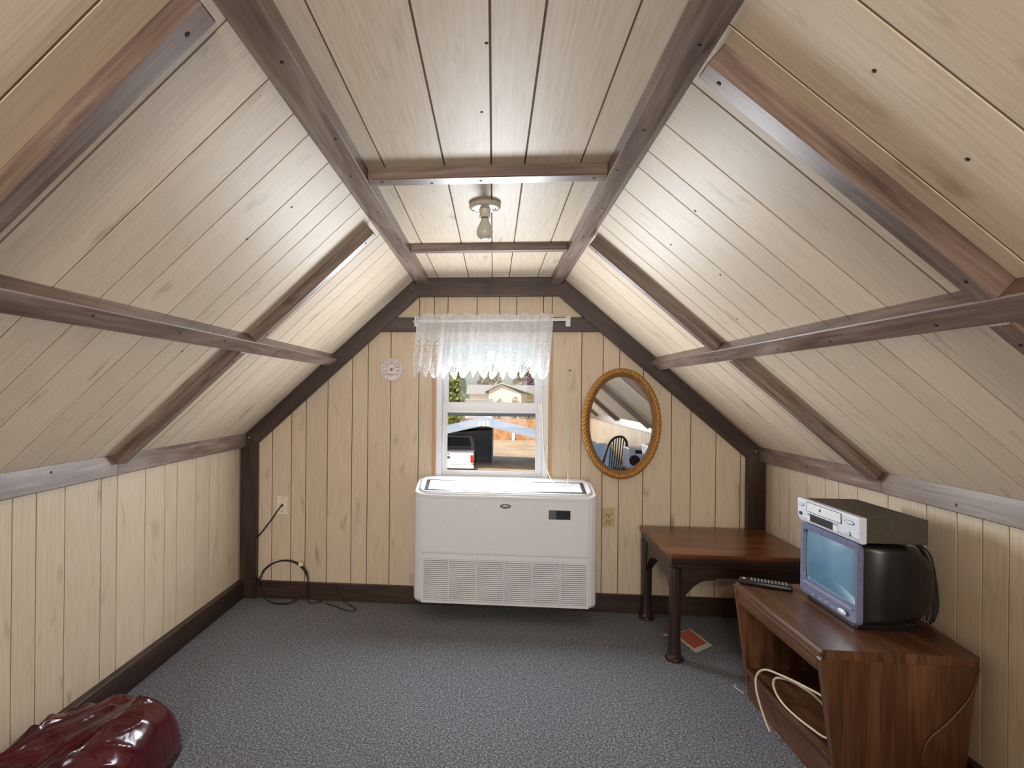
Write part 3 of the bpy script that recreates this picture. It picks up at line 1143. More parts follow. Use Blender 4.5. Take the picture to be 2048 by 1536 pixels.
for i in range(96):
    a, b = rings[i], rings[(i + 1) % 96]
    for j in range(len(prof) - 1):
        f = bm.faces.new((a[j], a[j + 1], b[j + 1], b[j]))
        f.smooth = True
mesh_obj('fillet', bm, 'gold_in', mi)
bm = bmesh.new()
fr = [bm.verts.new(((EA - 0.026) * math.cos(2 * PI * i / 96), -0.012, (EB - 0.026) * math.sin(2 * PI * i / 96))) for i in range(96)]
bk = [bm.verts.new((v.co.x, -0.006, v.co.z)) for v in fr]
bm.faces.new(fr)
bm.faces.new(list(reversed(bk)))
for i in range(96):
    bm.faces.new((fr[i], bk[i], bk[(i + 1) % 96], fr[(i + 1) % 96]))
bmesh.ops.recalc_face_normals(bm, faces=list(bm.faces))
mesh_obj('mirror_glass', bm, 'mirror', mi)
bm = bmesh.new()
add_prism(bm, [((EA + 0.004) * math.cos(2 * PI * i / 64), (EB + 0.004) * math.sin(2 * PI * i / 64)) for i in range(64)], -0.006, 0.0)
mesh_obj('backboard', bm, 'gold_in', mi)

# ------------------------------------------------------------------ thermometer
th = thing('wall_thermometer', 'round white dial thermometer on the gable wall left of the window', 'thermometer', (-0.62, BY, 1.42))
rotm = Matrix.Rotation(PI / 2, 4, 'X')
def on_wall(o, off=(0, 0, 0)):
    o.matrix_local = Matrix.Translation(off) @ rotm
    return o
on_wall(lathe('case', [(0.0, 0.0), (0.067, 0.0), (0.069, 0.004), (0.068, 0.012), (0.062, 0.014), (0.061, 0.009), (0.0, 0.009)], 'dial', th, 48))
on_wall(lathe('dial_plate', [(0.061, 0.0092), (0.0, 0.0096)], 'dial', th, 48))
bm = bmesh.new()
for i in range(37):
    a = math.radians(225 - i * 7.5)
    c_, s_ = math.cos(a), math.sin(a)
    r0 = 0.047 if i % 4 == 0 else 0.051
    p = [(c_ * r0 - s_ * 0.0007, s_ * r0 + c_ * 0.0007), (c_ * r0 + s_ * 0.0007, s_ * r0 - c_ * 0.0007), (c_ * 0.056 + s_ * 0.0007, s_ * 0.056 - c_ * 0.0007), (c_ * 0.056 - s_ * 0.0007, s_ * 0.056 + c_ * 0.0007)]
    add_prism(bm, p, 0.0096, 0.0102, 'xy')
on_wall(mesh_obj('scale_marks', bm, 'ink', th))
for i, tx in enumerate(('-40', '-20', '0', '20', '40', '60', '80', '100', '120')):
    a = math.radians(225 - i * 33.75)
    text_mesh('numeral', tx, 0.0135, 'ink', th, Matrix.Translation((0.038 * math.cos(a), -0.0102, 0.038 * math.sin(a))) @ rotm)
bm = bmesh.new()
add_box(bm, (-0.016, -0.034, 0.0096), (0.016, -0.031, 0.0102))
on_wall(mesh_obj('maker_line', bm, 'ink', th))
bm = bmesh.new()
add_prism(bm, [(-0.002, -0.001), (0.001, -0.002), (0.026, 0.024)], 0.0125, 0.0135, 'xy')
add_lathe(bm, [(0.0, 0.0145), (0.006, 0.0145), (0.007, 0.011), (0.007, 0.0098)], 20, (0, 0, 0))
on_wall(mesh_obj('needle', bm, 'redink', th))

# ------------------------------------------------------------------ outlets
ol = thing('cable_plate', 'ivory wall plate with a black cable in the left gable corner', 'wall plate', (-1.298, BY, 0.575))
box('plate', (-0.035, -0.006, -0.057), (0.035, 0.0, 0.057), 'cream', ol, 0.002, 2)
for z in (-0.042, 0.042):
    on_wall(lathe('screw', [(0.0, 0.0015), (0.0028, 0.001), (0.003, 0.0)], 'nail', ol, 10), (0, -0.006, z))
on_wall(lathe('socket', [(0.0, 0.012), (0.0045, 0.012), (0.0045, 0.0), (0.008, 0.0)], 'nail', ol, 12), (0, -0.006, 0))
orr = thing('power_outlet', 'tan duplex power outlet right of the air conditioner', 'power outlet', (0.684, BY, 0.555))
box('plate', (-0.035, -0.006, -0.057), (0.035, 0.0, 0.057), 'tan_plate', orr, 0.002, 2)
for z in (-0.02, 0.02):
    rc = on_wall(lathe('receptacle', [(0.0, 0.003), (0.016, 0.003), (0.017, 0.0)], 'tan_plate', orr, 24), (0, -0.006, z))
    bm = bmesh.new()
    add_box(bm, (-0.007, -0.004, 0.003), (-0.005, 0.004, 0.0034))
    add_box(bm, (0.005, -0.003, 0.003), (0.007, 0.003, 0.0034))
    add_lathe(bm, [(0.0, 0.0034), (0.002, 0.0034), (0.002, 0.003)], 8, (0, -0.008, 0))
    mesh_obj('slots', bm, 'nail', rc)
on_wall(lathe('screw', [(0.0, 0.0015), (0.0028, 0.001), (0.003, 0.0)], 'nail', orr, 10), (0, -0.006, 0))

# black cable from the plate, coiled on the floor in the corner
pts = [(-1.298, BY - 0.015, 0.575), (-1.318, BY - 0.035, 0.545), (-1.36, BY - 0.045, 0.48), (-1.41, BY - 0.05, 0.415), (-1.448, BY - 0.044, 0.37), (-1.465, BY - 0.022, 0.33), (-1.485, BY - 0.018, 0.24), (-1.46, BY - 0.03, 0.14)]
cc = Vector((-1.262, 0.121))
for i in range(0, 23):
    a = math.radians(175 - i * 24)
    z = max(0.006, cc.y + 0.118 * math.sin(a))
    x = cc.x + (0.15 + 0.006 * math.sin(i)) * math.cos(a)
    pts.append((x, 3.205 + z / 0.24 * 0.085 + 0.006 * (i / 15.0) * (1 if i > 14 else 0), z))
pts += [(-1.10, 3.24, 0.012), (-1.02, 3.27, 0.008)]
cab = tag(tube('coaxial_cable', pts, 0.0042, 'black_soft', None, 8, 6), 'black cable looped upright against the left corner of the gable', 'cable')
bm = bmesh.new()
add_box(bm, (-1.178, 3.272, 0.212), (-1.152, 3.284, 0.236), 0.003)
mesh_obj('tape_tie', bm, 'cream', cab)
tag(tube('thin_wire', [(-0.955, BY - 0.025, 0.112), (-0.93, BY - 0.03, 0.05), (-0.87, 3.26, 0.006), (-0.80, 3.19, 0.004), (-0.795, 3.155, 0.004), (-0.84, 3.155, 0.004), (-0.92, 3.205, 0.004), (-1.0, 3.25, 0.004)], 0.0026, 'black_soft', None, 6, 8),
    'thin black wire curled on the carpet left of the air conditioner', 'wire')

# ------------------------------------------------------------------ bare bulb on the ceiling
def bulb_fixture(name, label, loc, lit):
    t_ = thing(name, label, 'ceiling light', loc)
    lathe('base', [(0.0, 0.0), (0.056, 0.0), (0.0575, -0.004), (0.0575, -0.013), (0.053, -0.018), (0.046, -0.0195), (0.03, -0.021), (0.0, -0.021)], 'porcelain', t_, 40)
    lathe('socket', [(0.021, -0.02), (0.0205, -0.03), (0.019, -0.032), (0.019, -0.047), (0.0205, -0.05), (0.018, -0.052), (0.016, -0.048), (0.0, -0.046)], 'porcelain', t_, 28)
    lathe('bulb_cap', [(0.0135, -0.046), (0.0135, -0.056), (0.0, -0.056)], 'gold_in', t_, 20)
    lathe('bulb', [(0.0132, -0.054), (0.015, -0.062), (0.020, -0.074), (0.0265, -0.087), (0.0295, -0.099), (0.0288, -0.110), (0.0245, -0.120), (0.017, -0.1265), (0.008, -0.1295), (0.0, -0.130)], 'fill_bulb' if lit else 'bulb', t_, 32)
    if not lit:
        tube('pull_chain', [(0.025, 0.0, -0.018), (0.034, -0.004, -0.026), (0.04, -0.008, -0.019)], 0.0015, 'nail', t_, 6, 4)
        for x in (-0.042, 0.042):
            lathe('screw', [(0.0, -0.0215), (0.003, -0.021), (0.0035, -0.0185)], 'nail', t_, 10, (x, 0.01, 0))
    return t_


bulb_fixture('bulb_fixture', 'bare frosted bulb in a round porcelain ceiling holder', (-0.037, 2.0, ZC), False)
bl_ = bulb_fixture('bulb_fixture', 'lit bare bulb added in a ceiling holder behind the camera as fill', (-0.037, -0.75, ZC), True)
pl = lamp('bulb_fill_light', 'POINT', (-0.037, -0.75, ZC - 0.18), 28.0, (1.0, 0.76, 0.50), shadow_soft_size=0.05)  # unseen warm source added to fill the room with light
pl.parent = bl_
pl.location = (0, 0, -0.18)

# ------------------------------------------------------------------ low table
TX0, TX1, TY0, TY1, TZ = 0.853, 1.53, 2.716, 3.272, 0.52
tb = thing('low_table', 'low dark wooden table with polished brown top and bracketed legs in the corner', 'table', ((TX0 + TX1) / 2, (TY0 + TY1) / 2, 0))
to = Vector(tb.location)
def tpos(o):
    o.location = -to
    return o
bm = bmesh.new()
add_box(bm, (TX0, TY0, TZ - 0.022), (TX1, TY1, TZ), 0.004, 2)
grain_uv(bm, 0)
tpos(mesh_obj('top', bm, 'tabletop', tb))
bm = bmesh.new()
add_box(bm, (TX0 + 0.006, TY0 + 0.006, TZ - 0.05), (TX1 - 0.006, TY1 - 0.006, TZ - 0.0215), 0.005, 2)
grain_uv(bm, 0)
tpos(mesh_obj('moulding', bm, 'tableleg', tb))
bm = bmesh.new()
add_box(bm, (TX0 + 0.014, TY0 + 0.014, TZ - 0.072), (TX1 - 0.014, TY1 - 0.014, TZ - 0.049), 0.003, 1)
grain_uv(bm, 0)
tpos(mesh_obj('waist', bm, 'tableleg', tb))
# apron boards with curved corner brackets
def apron(length):
    z1 = TZ - 0.07
    h = 0.058
    pts_ = [(0, z1), (length, z1)]
    prof_ = []
    for i in range(9):
        q = i / 8.0
        prof_.append((0.05 + 0.12 * q, z1 - h - 0.085 * (1 - q) ** 2.2))
    left = [(0.0, z1 - h - 0.14), (0.035, z1 - h - 0.11)] + prof_
    st = [(0.19, z1 - h), (0.2, z1 - h + 0.012), (length / 2, z1 - h + 0.012)]
    half = left + st
    full = half + [(length - x, z) for x, z in reversed(half[:-1])]
    return [(0, z1)] + full + [(length, z1)]
W_, D_ = TX1 - TX0 - 0.05, TY1 - TY0 - 0.05
for y in (TY0 + 0.03, TY1 - 0.03):
    bm = bmesh.new()
    add_prism(bm, [(TX0 + 0.025 + x, z) for x, z in apron(W_)], y - 0.009, y + 0.009, 'xz')
    grain_uv(bm, 0)
    tpos(mesh_obj('apron', bm, 'tableleg', tb))
for x in (TX0 + 0.03, TX1 - 0.03):
    bm = bmesh.new()
    add_prism(bm, [(TY0 + 0.025 + y, z) for y, z in apron(D_)], x - 0.009, x + 0.009, 'yz')
    grain_uv(bm, 1)
    tpos(mesh_obj('apron', bm, 'tableleg', tb))
for x, sx in ((TX0 + 0.034, 1), (TX1 - 0.034, -1)):
    for y, sy in ((TY0 + 0.034, 1), (TY1 - 0.034, -1)):
        bm = bmesh.new()
        secs = [(TZ - 0.071, 0.029, 0), (0.40, 0.029, 0), (0.30, 0.026, 0), (0.12, 0.024, 0), (0.06, 0.026, 0), (0.03, 0.028, 0), (0.018, 0.030, 0)]
        rings = []
        for z, hw, o_ in secs:
            c4 = []
            for k in range(12):
                a = PI / 4 + 2 * PI * k / 12
                r = hw / max(abs(math.cos(a)), abs(math.sin(a)))
                r = min(r, hw * 1.22)
                c4.append(bm.verts.new((x + r * math.cos(a), y + r * math.sin(a), z)))
            rings.append(c4)
        for a, b in zip(rings, rings[1:]):
            for k in range(12):
                bm.faces.new((a[k], a[(k + 1) % 12], b[(k + 1) % 12], b[k]))
        bm.faces.new(rings[0])
        bm.faces.new(list(reversed(rings[-1])))
        bmesh.ops.recalc_face_normals(bm, faces=list(bm.faces))
        grain_uv(bm, 2)
        lg = tpos(mesh_obj('leg', bm, 'tableleg', tb))
        lathe('foot', [(0.0, 0.0), (0.041, 0.0), (0.044, 0.005), (0.042, 0.012), (0.034, 0.018), (0.028, 0.03), (0.0, 0.03)], 'tableleg', lg, 24, (x, y, 0))

# red printed booklet under the table
pp = thing('printed_booklet', 'red and white printed booklet lying on the carpet under the low table', 'booklet', (1.05, 2.95, 0))
pq = [(0.975, 3.03), (1.018, 2.832), (1.128, 2.916), (1.085, 3.115)]
bm = bmesh.new()
add_prism(bm, [(x - 1.05, y - 2.95) for x, y in pq], 0.0, 0.004, 'xy')
mesh_obj('cover', bm, 'paper', pp)
cen = Vector((sum(p[0] for p in pq) / 4, sum(p[1] for p in pq) / 4))
bm = bmesh.new()
pr_ = []
for (x, y), k in zip(pq, (0.86, 0.78, 0.78, 0.86)):
    pr_.append((cen.x + (x - cen.x) * k - 1.05 - 0.004, cen.y + (y - cen.y) * k - 2.95 + 0.006))
add_prism(bm, pr_, 0.0041, 0.0048, 'xy')
mesh_obj('print', bm, 'redprint', pp)
bm = bmesh.new()
add_prism(bm, [(0.915, 3.02), (0.93, 3.01), (0.94, 3.03), (0.922, 3.035)], 0.0, 0.002, 'xy')
tag(mesh_obj('paper_scrap', bm, 'paper'), 'tiny white paper scrap beside the near leg of the low table', 'paper')

# ------------------------------------------------------------------ television stand
SX0, SX1, SY0, SY1, SZ = 1.032, 1.535, 1.822, 2.45, 0.485
st = thing('television_stand', 'low oak veneer television stand with an open shelf against the right wall', 'stand', (1.28, 2.13, 0))
so = Vector(st.location)
def spos(o):
    o.location = -so
    return o
bm = bmesh.new()
add_prism(bm, [(SX0, SY0 + 0.004), (1.497, SY0 - 0.004), (1.532, 2.05), (1.536, SY1), (SX0, SY1)], SZ - 0.03, SZ, 'xy')
bmesh.ops.bevel(bm, geom=[e for e in bm.edges if e.verts[0].co.x < SX0 + 0.01 and e.verts[1].co.x < SX0 + 0.01 and abs(e.verts[0].co.z - e.verts[1].co.z) < 1e-4], offset=0.009, segments=4, affect='EDGES')
grain_uv(bm, 1)
spos(mesh_obj('top', bm, 'stand', st))
bm = bmesh.new()
add_box(bm, (SX0 + 0.006, SY0 + 0.028, SZ - 0.078), (SX0 + 0.026, SY1 - 0.028, SZ - 0.0305), 0.003, 2)
grain_uv(bm, 1)
spos(mesh_obj('fascia', bm, 'stand', st))
for y0, y1, nm in ((SY0, SY0 + 0.026, 'near'), (SY1 - 0.026, SY1, 'far')):
    bm = bmesh.new()
    add_prism(bm, [(SX0 + 0.002, SZ - 0.0305), (SX0 + 0.062, 0.0), (1.452, 0.0), (1.497 if nm == 'near' else 1.53, SZ - 0.0305)], y0, y1)
    bmesh.ops.bevel(bm, geom=list(bm.edges), offset=0.002, segments=1, affect='EDGES')
    grain_uv(bm, 2)
    spos(mesh_obj('side_panel', bm, 'stand', st))
bm = bmesh.new()
add_box(bm, (SX0 + 0.045, SY0 + 0.0265, 0.105), (1.44, SY1 - 0.0265, 0.13), 0.003, 2)
grain_uv(bm, 1)
spos(mesh_obj('shelf', bm, 'stand', st))
bm = bmesh.new()
add_box(bm, (SX0 + 0.056, SY0 + 0.0265, 0.0), (SX0 + 0.075, SY1 - 0.0265, 0.1045), 0.002)
grain_uv(bm, 1)
spos(mesh_obj('plinth', bm, 'stand', st))
bm = bmesh.new()
add_box(bm, (1.428, SY0 + 0.0265, 0.1305), (1.442, SY1 - 0.0265, SZ - 0.031))
grain_uv(bm, 1)
spos(mesh_obj('back_panel', bm, 'stand', st))

# ivory coax coil on the shelf, its end hanging out over the edge
tag(tube('ivory_cable', [(1.048, 2.16, 0.02), (1.046, 2.20, 0.05), (1.05, 2.27, 0.11), (1.062, 2.30, 0.16), (1.075, 2.26, 0.205), (1.085, 2.16, 0.235), (1.10, 2.04, 0.26), (1.12, 1.93, 0.27), (1.14, 1.90, 0.22),
                         (1.12, 1.92, 0.15), (1.10, 2.0, 0.139), (1.085, 2.10, 0.138), (1.08, 2.17, 0.15), (1.085, 2.215, 0.175), (1.09, 2.19, 0.21), (1.11, 2.10, 0.235), (1.14, 2.0, 0.225), (1.17, 1.95, 0.15)],
         0.0042, 'coax', None, 8, 8), 'ivory cable coiled on the open shelf of the television stand', 'cable')
tag(tube('wire_hook', [(1.072, 2.515, 0.012), (1.066, 2.508, 0.006), (1.075, 2.482, 0.004), (1.084, 2.46, 0.004)], 0.0022, 'string', None, 6, 6),
    'short bent white wire on the carpet at the far foot of the television stand', 'wire')

# ------------------------------------------------------------------ television (front faces -x)
TVX, TVY0, TVY1, TVZ0, TVZ1 = 1.232, 1.962, 2.318, SZ, 0.783
tv = thing('television', 'small black tube television with grey bezel on the oak stand', 'television', (1.38, 2.14, SZ))
vo = Vector(tv.location)
def vpos(o):
    o.location = -vo
    return o
ym, zm = (TVY0 + TVY1) / 2, (TVZ0 + 0.02 + TVZ1) / 2
hy, hz = (TVY1 - TVY0) / 2, (TVZ1 - TVZ0 - 0.02) / 2
def rr(yc, zc, a, b, r, n=6):
    return rounded_rect(yc - a, yc + a, zc - b, zc + b, r, n)
def loft(secs, cap0=True, cap1=True):
    bm = bmesh.new()
    rings = [[bm.verts.new((x, y, z)) for y, z in poly] for x, poly in secs]
    k = len(rings[0])
    for a, b in zip(rings, rings[1:]):
        for i in range(k):
            bm.faces.new((a[i], a[(i + 1) % k], b[(i + 1) % k], b[i]))
    if cap0:
        bm.faces.new(rings[0])
    if cap1:
        bm.faces.new(list(reversed(rings[-1])))
    bmesh.ops.recalc_face_normals(bm, faces=list(bm.faces))
    return bm
bm = loft([(TVX + 0.012, rr(ym, zm, hy - 0.002, hz - 0.002, 0.02)), (TVX + 0.15, rr(ym, zm, hy - 0.003, hz - 0.003, 0.03)), (TVX + 0.19, rr(ym, zm - 0.003, hy - 0.010, hz - 0.006, 0.045)),
           (TVX + 0.23, rr(ym, zm - 0.008, hy - 0.024, hz - 0.014, 0.06)), (TVX + 0.268, rr(ym, zm - 0.016, hy - 0.045, hz - 0.028, 0.07)),
           (TVX + 0.292, rr(ym, zm - 0.024, hy - 0.070, hz - 0.046, 0.06)), (TVX + 0.304, rr(ym, zm - 0.03, hy - 0.10, hz - 0.07, 0.04))])
vpos(mesh_obj('housing', bm, 'black', tv, True))
# bezel ring
oy, oz = rr(ym, zm, hy, hz, 0.022), None
sc_y, sc_z, szc = hy - 0.019, hz - 0.040, zm + 0.017
inn = rr(ym, szc, sc_y, sc_z, 0.018)
inn2 = rr(ym, szc, sc_y - 0.005, sc_z - 0.005, 0.014)
bm = bmesh.new()
secs = [(TVX + 0.016, oy), (TVX + 0.006, oy), (TVX, rr(ym, zm, hy - 0.006, hz - 0.006, 0.018)), (TVX + 0.002, inn), (TVX + 0.013, inn2)]
rings = [[bm.verts.new((x, y, z)) for y, z in poly] for x, poly in secs]
k = len(rings[0])
for a, b in zip(rings, rings[1:]):
    for i in range(k):
        bm.faces.new((a[i], a[(i + 1) % k], b[(i + 1) % k], b[i]))
bmesh.ops.recalc_face_normals(bm, faces=list(bm.faces))
# bow the lower lip forward like a chin
for v in bm.verts:
    if v.co.z < zm - hz * 0.6 and v.co.x < TVX + 0.02:
        q = (zm - hz * 0.6 - v.co.z) / (hz * 0.4)
        v.co.x -= 0.010 * math.cos((v.co.y - ym) / hy * PI / 2) * math.sin(min(q, 1) * PI)
vpos(mesh_obj('bezel', bm, 'tvgrey', tv))
# convex screen
bm = bmesh.new()
N1, N2 = 20, 16
gr = []
for i in range(N1 + 1):
    row = []
    for j in range(N2 + 1):
        a, b = -1 + 2 * i / N1, -1 + 2 * j / N2
        k_ = 1 - 0.02 * (a * a * b * b)
        row.append(bm.verts.new((TVX + 0.0125 - 0.011 * (1 - a * a) * (1 - b * b) - 0.004 * (1 - a * a), ym + a * (sc_y - 0.003) * k_, szc + b * (sc_z - 0.003) * k_)))
    gr.append(row)
for i in range(N1):
    for j in range(N2):
        f = bm.faces.new((gr[i][j], gr[i][j + 1], gr[i + 1][j + 1], gr[i + 1][j]))
        f.smooth = True
bmesh.ops.recalc_face_normals(bm, faces=list(bm.faces))
vpos(mesh_obj('screen', bm, 'screen', tv))
# lower trim, control door, buttons, power key, foot
bm = bmesh.new()
add_box(bm, (TVX - 0.006, TVY0 + 0.03, szc - sc_z - 0.010), (TVX + 0.004, TVY1 - 0.03, szc - sc_z - 0.0065), 0.001)
vpos(mesh_obj('trim_line', bm, 'tvgrey2', tv))
bm = bmesh.new()
add_box(bm, (TVX - 0.010, ym - 0.09, TVZ0 + 0.036), (TVX + 0.004, ym + 0.11, TVZ0 + 0.052), 0.002)
vpos(mesh_obj('control_door', bm, 'tvgrey', tv))
for y in (ym - 0.06, ym - 0.02, ym + 0.02, ym + 0.06):
    bm = bmesh.new()
    add_box(bm, (TVX - 0.013, y - 0.008, TVZ0 + 0.040), (TVX - 0.008, y + 0.008, TVZ0 + 0.046), 0.001)
    vpos(mesh_obj('button', bm, 'tvgrey2', tv))
bm = bmesh.new()
add_lathe(bm, [(0.0, 0.004), (0.02, 0.003), (0.024, 0.0)], 24)
o = mesh_obj('power_button', bm, 'silver2', tv)
o.matrix_local = Matrix.Translation(Vector((TVX - 0.007, TVY0 + 0.075, TVZ0 + 0.044)) - vo) @ Matrix.Rotation(-PI / 2, 4, 'Y') @ Matrix.Diagonal((0.42, 1, 1, 1))
bm = bmesh.new()
add_box(bm, (TVX + 0.012, TVY0 + 0.03, TVZ0), (TVX + 0.21, TVY1 - 0.03, TVZ0 + 0.03), 0.006, 2)
vpos(mesh_obj('base', bm, 'black', tv))
# cables hanging behind the set
for i, (dy, r_) in enumerate(((0.0, 0.004), (0.018, 0.003), (-0.014, 0.0028))):
    vpos(tube('cable', [(1.46, 2.10 + dy, 0.775), (1.495, 2.09 + dy, 0.768), (1.528 + 0.003 * i, 2.08 + dy, 0.73), (1.546, 2.07 + dy, 0.65), (1.544, 2.055 + dy, 0.56), (1.525, 2.05 + dy, 0.492 + 0.006 * i)], r_, 'black_soft', tv, 6, 8))
tag(tube('trailing_wire', [(1.487, 1.811, 0.476), (1.486, 1.810, 0.44), (1.46, 1.811, 0.36), (1.40, 1.813, 0.28), (1.345, 1.814, 0.22), (1.33, 1.814, 0.14), (1.36, 1.812, 0.05), (1.38, 1.80, 0.006)], 0.0032, 'stand', None, 6, 8),
    'thin brown wire trailing down the near side of the television stand', 'wire')

# ------------------------------------------------------------------ video recorder on the television (front faces -x)
VX0, VX1, VY0, VY1, VZ0, VZ1 = 1.226, 1.446, 1.950, 2.326, 0.785, 0.877
vc = thing('video_recorder', 'silver fronted video recorder resting on top of the television', 'video recorder', ((VX0 + VX1) / 2, (VY0 + VY1) / 2, VZ0))
co = Vector(vc.location)
def cpos(o):
    o.location = -co
    return o
bm = bmesh.new()
add_box(bm, (VX0 + 0.022, VY0 + 0.004, VZ0 + 0.006), (VX1, VY1 - 0.004, VZ1 - 0.003), 0.002)
cpos(mesh_obj('case', bm, 'vcr_top', vc))
bm = bmesh.new()
prof = [(VX0 + 0.024, VZ0 + 0.004), (VX0 + 0.010, VZ0 + 0.002), (VX0 + 0.002, VZ0 + 0.02), (VX0, VZ1 - 0.004), (VX0 + 0.004, VZ1), (VX0 + 0.024, VZ1 - 0.001)]
add_prism(bm, prof, VY0, VY1)
bmesh.ops.bevel(bm, geom=list(bm.edges), offset=0.0012, segments=1, affect='EDGES')
cpos(mesh_obj('front_panel', bm, 'silver', vc))
def vface(name, y0, y1, z0, z1, mat, d=0.0015, bev=0.0005):
    """y given as a fraction from the far end to the near end"""
    ya, yb = VY1 - (VY1 - VY0) * y1, VY1 - (VY1 - VY0) * y0
    za, zb = VZ0 + (VZ1 - VZ0) * z0, VZ0 + (VZ1 - VZ0) * z1
    bm = bmesh.new()
    add_box(bm, (VX0 - d + 0.0005, ya, za), (VX0 + 0.006, yb, zb), bev)
    o = mesh_obj(name, bm, mat, vc)
    o.location = -co
    return o
vface('slot_surround', 0.17, 0.75, 0.52, 0.94, 'ac_grey', 0.0008)
vface('cassette_door', 0.185, 0.735, 0.55, 0.91, 'silver2', 0.002)
vface('display', 0.24, 0.61, 0.16, 0.46, 'black', 0.0012)
vface('side_key', 0.19, 0.235, 0.16, 0.46, 'silver2', 0.002)
vface('side_key', 0.62, 0.68, 0.16, 0.46, 'silver2', 0.002)
vface('jack', 0.035, 0.085, 0.28, 0.42, 'nail', 0.0012)
for y0, z0, sy, sz in ((0.07, 0.74, 0.018, 0.006), (0.86, 0.70, 0.026, 0.0065), (0.86, 0.26, 0.006, 0.006)):
    for k, (mt, sc_, d) in enumerate((('ac_grey', 1.15, 0.0005), ('silver2', 1.0, 0.0015))):
        bm = bmesh.new()
        add_lathe(bm, [(0.0, 0.002 + d), (0.85, 0.0015 + d), (1.0, 0.0)], 24)
        o = mesh_obj('oval_key' if k else 'key_ring', bm, mt, vc)
        o.matrix_local = Matrix.Translation(Vector((VX0 + 0.0012, VY1 - (VY1 - VY0) * y0, VZ0 + (VZ1 - VZ0) * z0)) - co) @ Matrix.Rotation(-PI / 2, 4, 'Y') @ Matrix.Diagonal((sz * sc_, sy * sc_, 1, 1))
bm = bmesh.new()
add_lathe(bm, [(0.0, 0.0008), (0.0055, 0.0008), (0.006, 0.0)], 20)
o = mesh_obj('round_emblem', bm, 'ac_grey', vc)
o.matrix_local = Matrix.Translation(Vector((VX0 - 0.0016, VY1 - (VY1 - VY0) * 0.41, VZ0 + (VZ1 - VZ0) * 0.74)) - co) @ Matrix.Rotation(-PI / 2, 4, 'Y')
for yy in (0.2, 0.225, 0.635, 0.665):
    vface('small_key', yy, yy + 0.012, 0.40, 0.46, 'ac_grey', 0.0026, 0.0)
for x in (VX0 + 0.04, VX1 - 0.03):
    for y in (VY0 + 0.04, VY1 - 0.04):
        lathe('foot', [(0.0, 0.0), (0.008, 0.0), (0.009, 0.0065), (0.0, 0.0065)], 'black_soft', vc, 12, (x - co.x, y - co.y, VZ0 - co.z - 0.0015))

# ------------------------------------------------------------------ remote control
rm = thing('remote_control', 'black remote control with grey buttons on the far end of the television stand', 'remote control', (1.142, 2.405, SZ), math.atan2(-0.075, 0.17))
bm = bmesh.new()
add_box(bm, (-0.097, -0.026, 0.0), (0.097, 0.026, 0.021), 0.007, 3)
mesh_obj('case', bm, 'black', rm, True)
bm = bmesh.new()
for i in range(11):
    for j in range(4):
        x = -0.05 + i * 0.0125
        y = -0.0165 + j * 0.011
        add_box(bm, (x - 0.0036, y - 0.003, 0.0205), (x + 0.0036, y + 0.003, 0.0232), 0.0008)
tag(mesh_obj('buttons', bm, plain('grey_rubber_keys', srgb(140, 142, 146), 0.4), rm), kind='stuff')
bm = bmesh.new()
add_box(bm, (-0.085, -0.004, 0.0205), (-0.072, 0.004, 0.023), 0.001)
mesh_obj('power_key', bm, 'silver2', rm)

# ------------------------------------------------------------------ maroon plastic bag
bg_ = bmesh.new()
c0 = Vector((-1.292, 1.49))
NR, NA = 90, 300
rows = []
for i in range(NR + 1):
    q = i / NR
    row = []
    for j in range(NA):
        a = 2 * PI * j / NA
        ca, sa = math.cos(a), math.sin(a)
        ex_ = 3.4
        rad = (abs(ca) ** ex_ + abs(sa) ** ex_) ** (-1 / ex_)
        x = c0.x + 0.225 * rad * ca * q
        y = c0.y + 0.49 * rad * sa * q
        h = 0.20 * (1 - q ** 7) ** 0.5 if q < 1 else 0.0
        # long gathers fanning out from the near left corner, plus broad crumples
        fan = math.atan2(x + 1.62, y - 0.55) * 19 + 1.6 * noise.noise(Vector((x * 3.5, y * 2.5, 0.3)))
        rid = abs(math.sin(fan)) ** 0.7
        fu, fv = math.atan2(x + 1.62, y - 0.55), math.hypot(x + 1.62, y - 0.55)
        crease = (1 - abs(noise.noise(Vector((fu * 9, fv * 3.0, 2.9))))) ** 7 * 0.022 + (1 - abs(noise.noise(Vector((fu * 20, fv * 5.0, 7.3))))) ** 9 * 0.012
        cr = crease + noise.noise(Vector((x * 5, y * 3.5, 1.7))) * 0.024 + (0.5 - abs(noise.noise(Vector((x * 9, y * 7, 5.1))))) * 0.022
        env = min(1, q * 4) * (1 - q ** 8)
        h = h * (0.86 + 0.14 * math.sin(y * 5)) + env * (0.03 * (rid - 0.6) + cr)
        wob = 0.016 * noise.noise(Vector((ca * 3, sa * 3, 2.2))) * q
        row.append(bg_.verts.new((max(-1.52, x + wob), y + wob, max(0.0, h))))
    rows.append(row)
for a, b in zip(rows, rows[1:]):
    for j in range(NA):
        f = bg_.faces.new((a[j], a[(j + 1) % NA], b[(j + 1) % NA], b[j]))
        f.smooth = True
bmesh.ops.remove_doubles(bg_, verts=list(bg_.verts), dist=1e-5)
bg_.faces.new([v for v in rows[-1] if v.is_valid])
bmesh.ops.recalc_face_normals(bg_, faces=list(bg_.faces))
tag(mesh_obj('plastic_bag', bg_, 'bag'), 'shiny crumpled maroon plastic bag on the carpet by the left knee wall', 'bag')

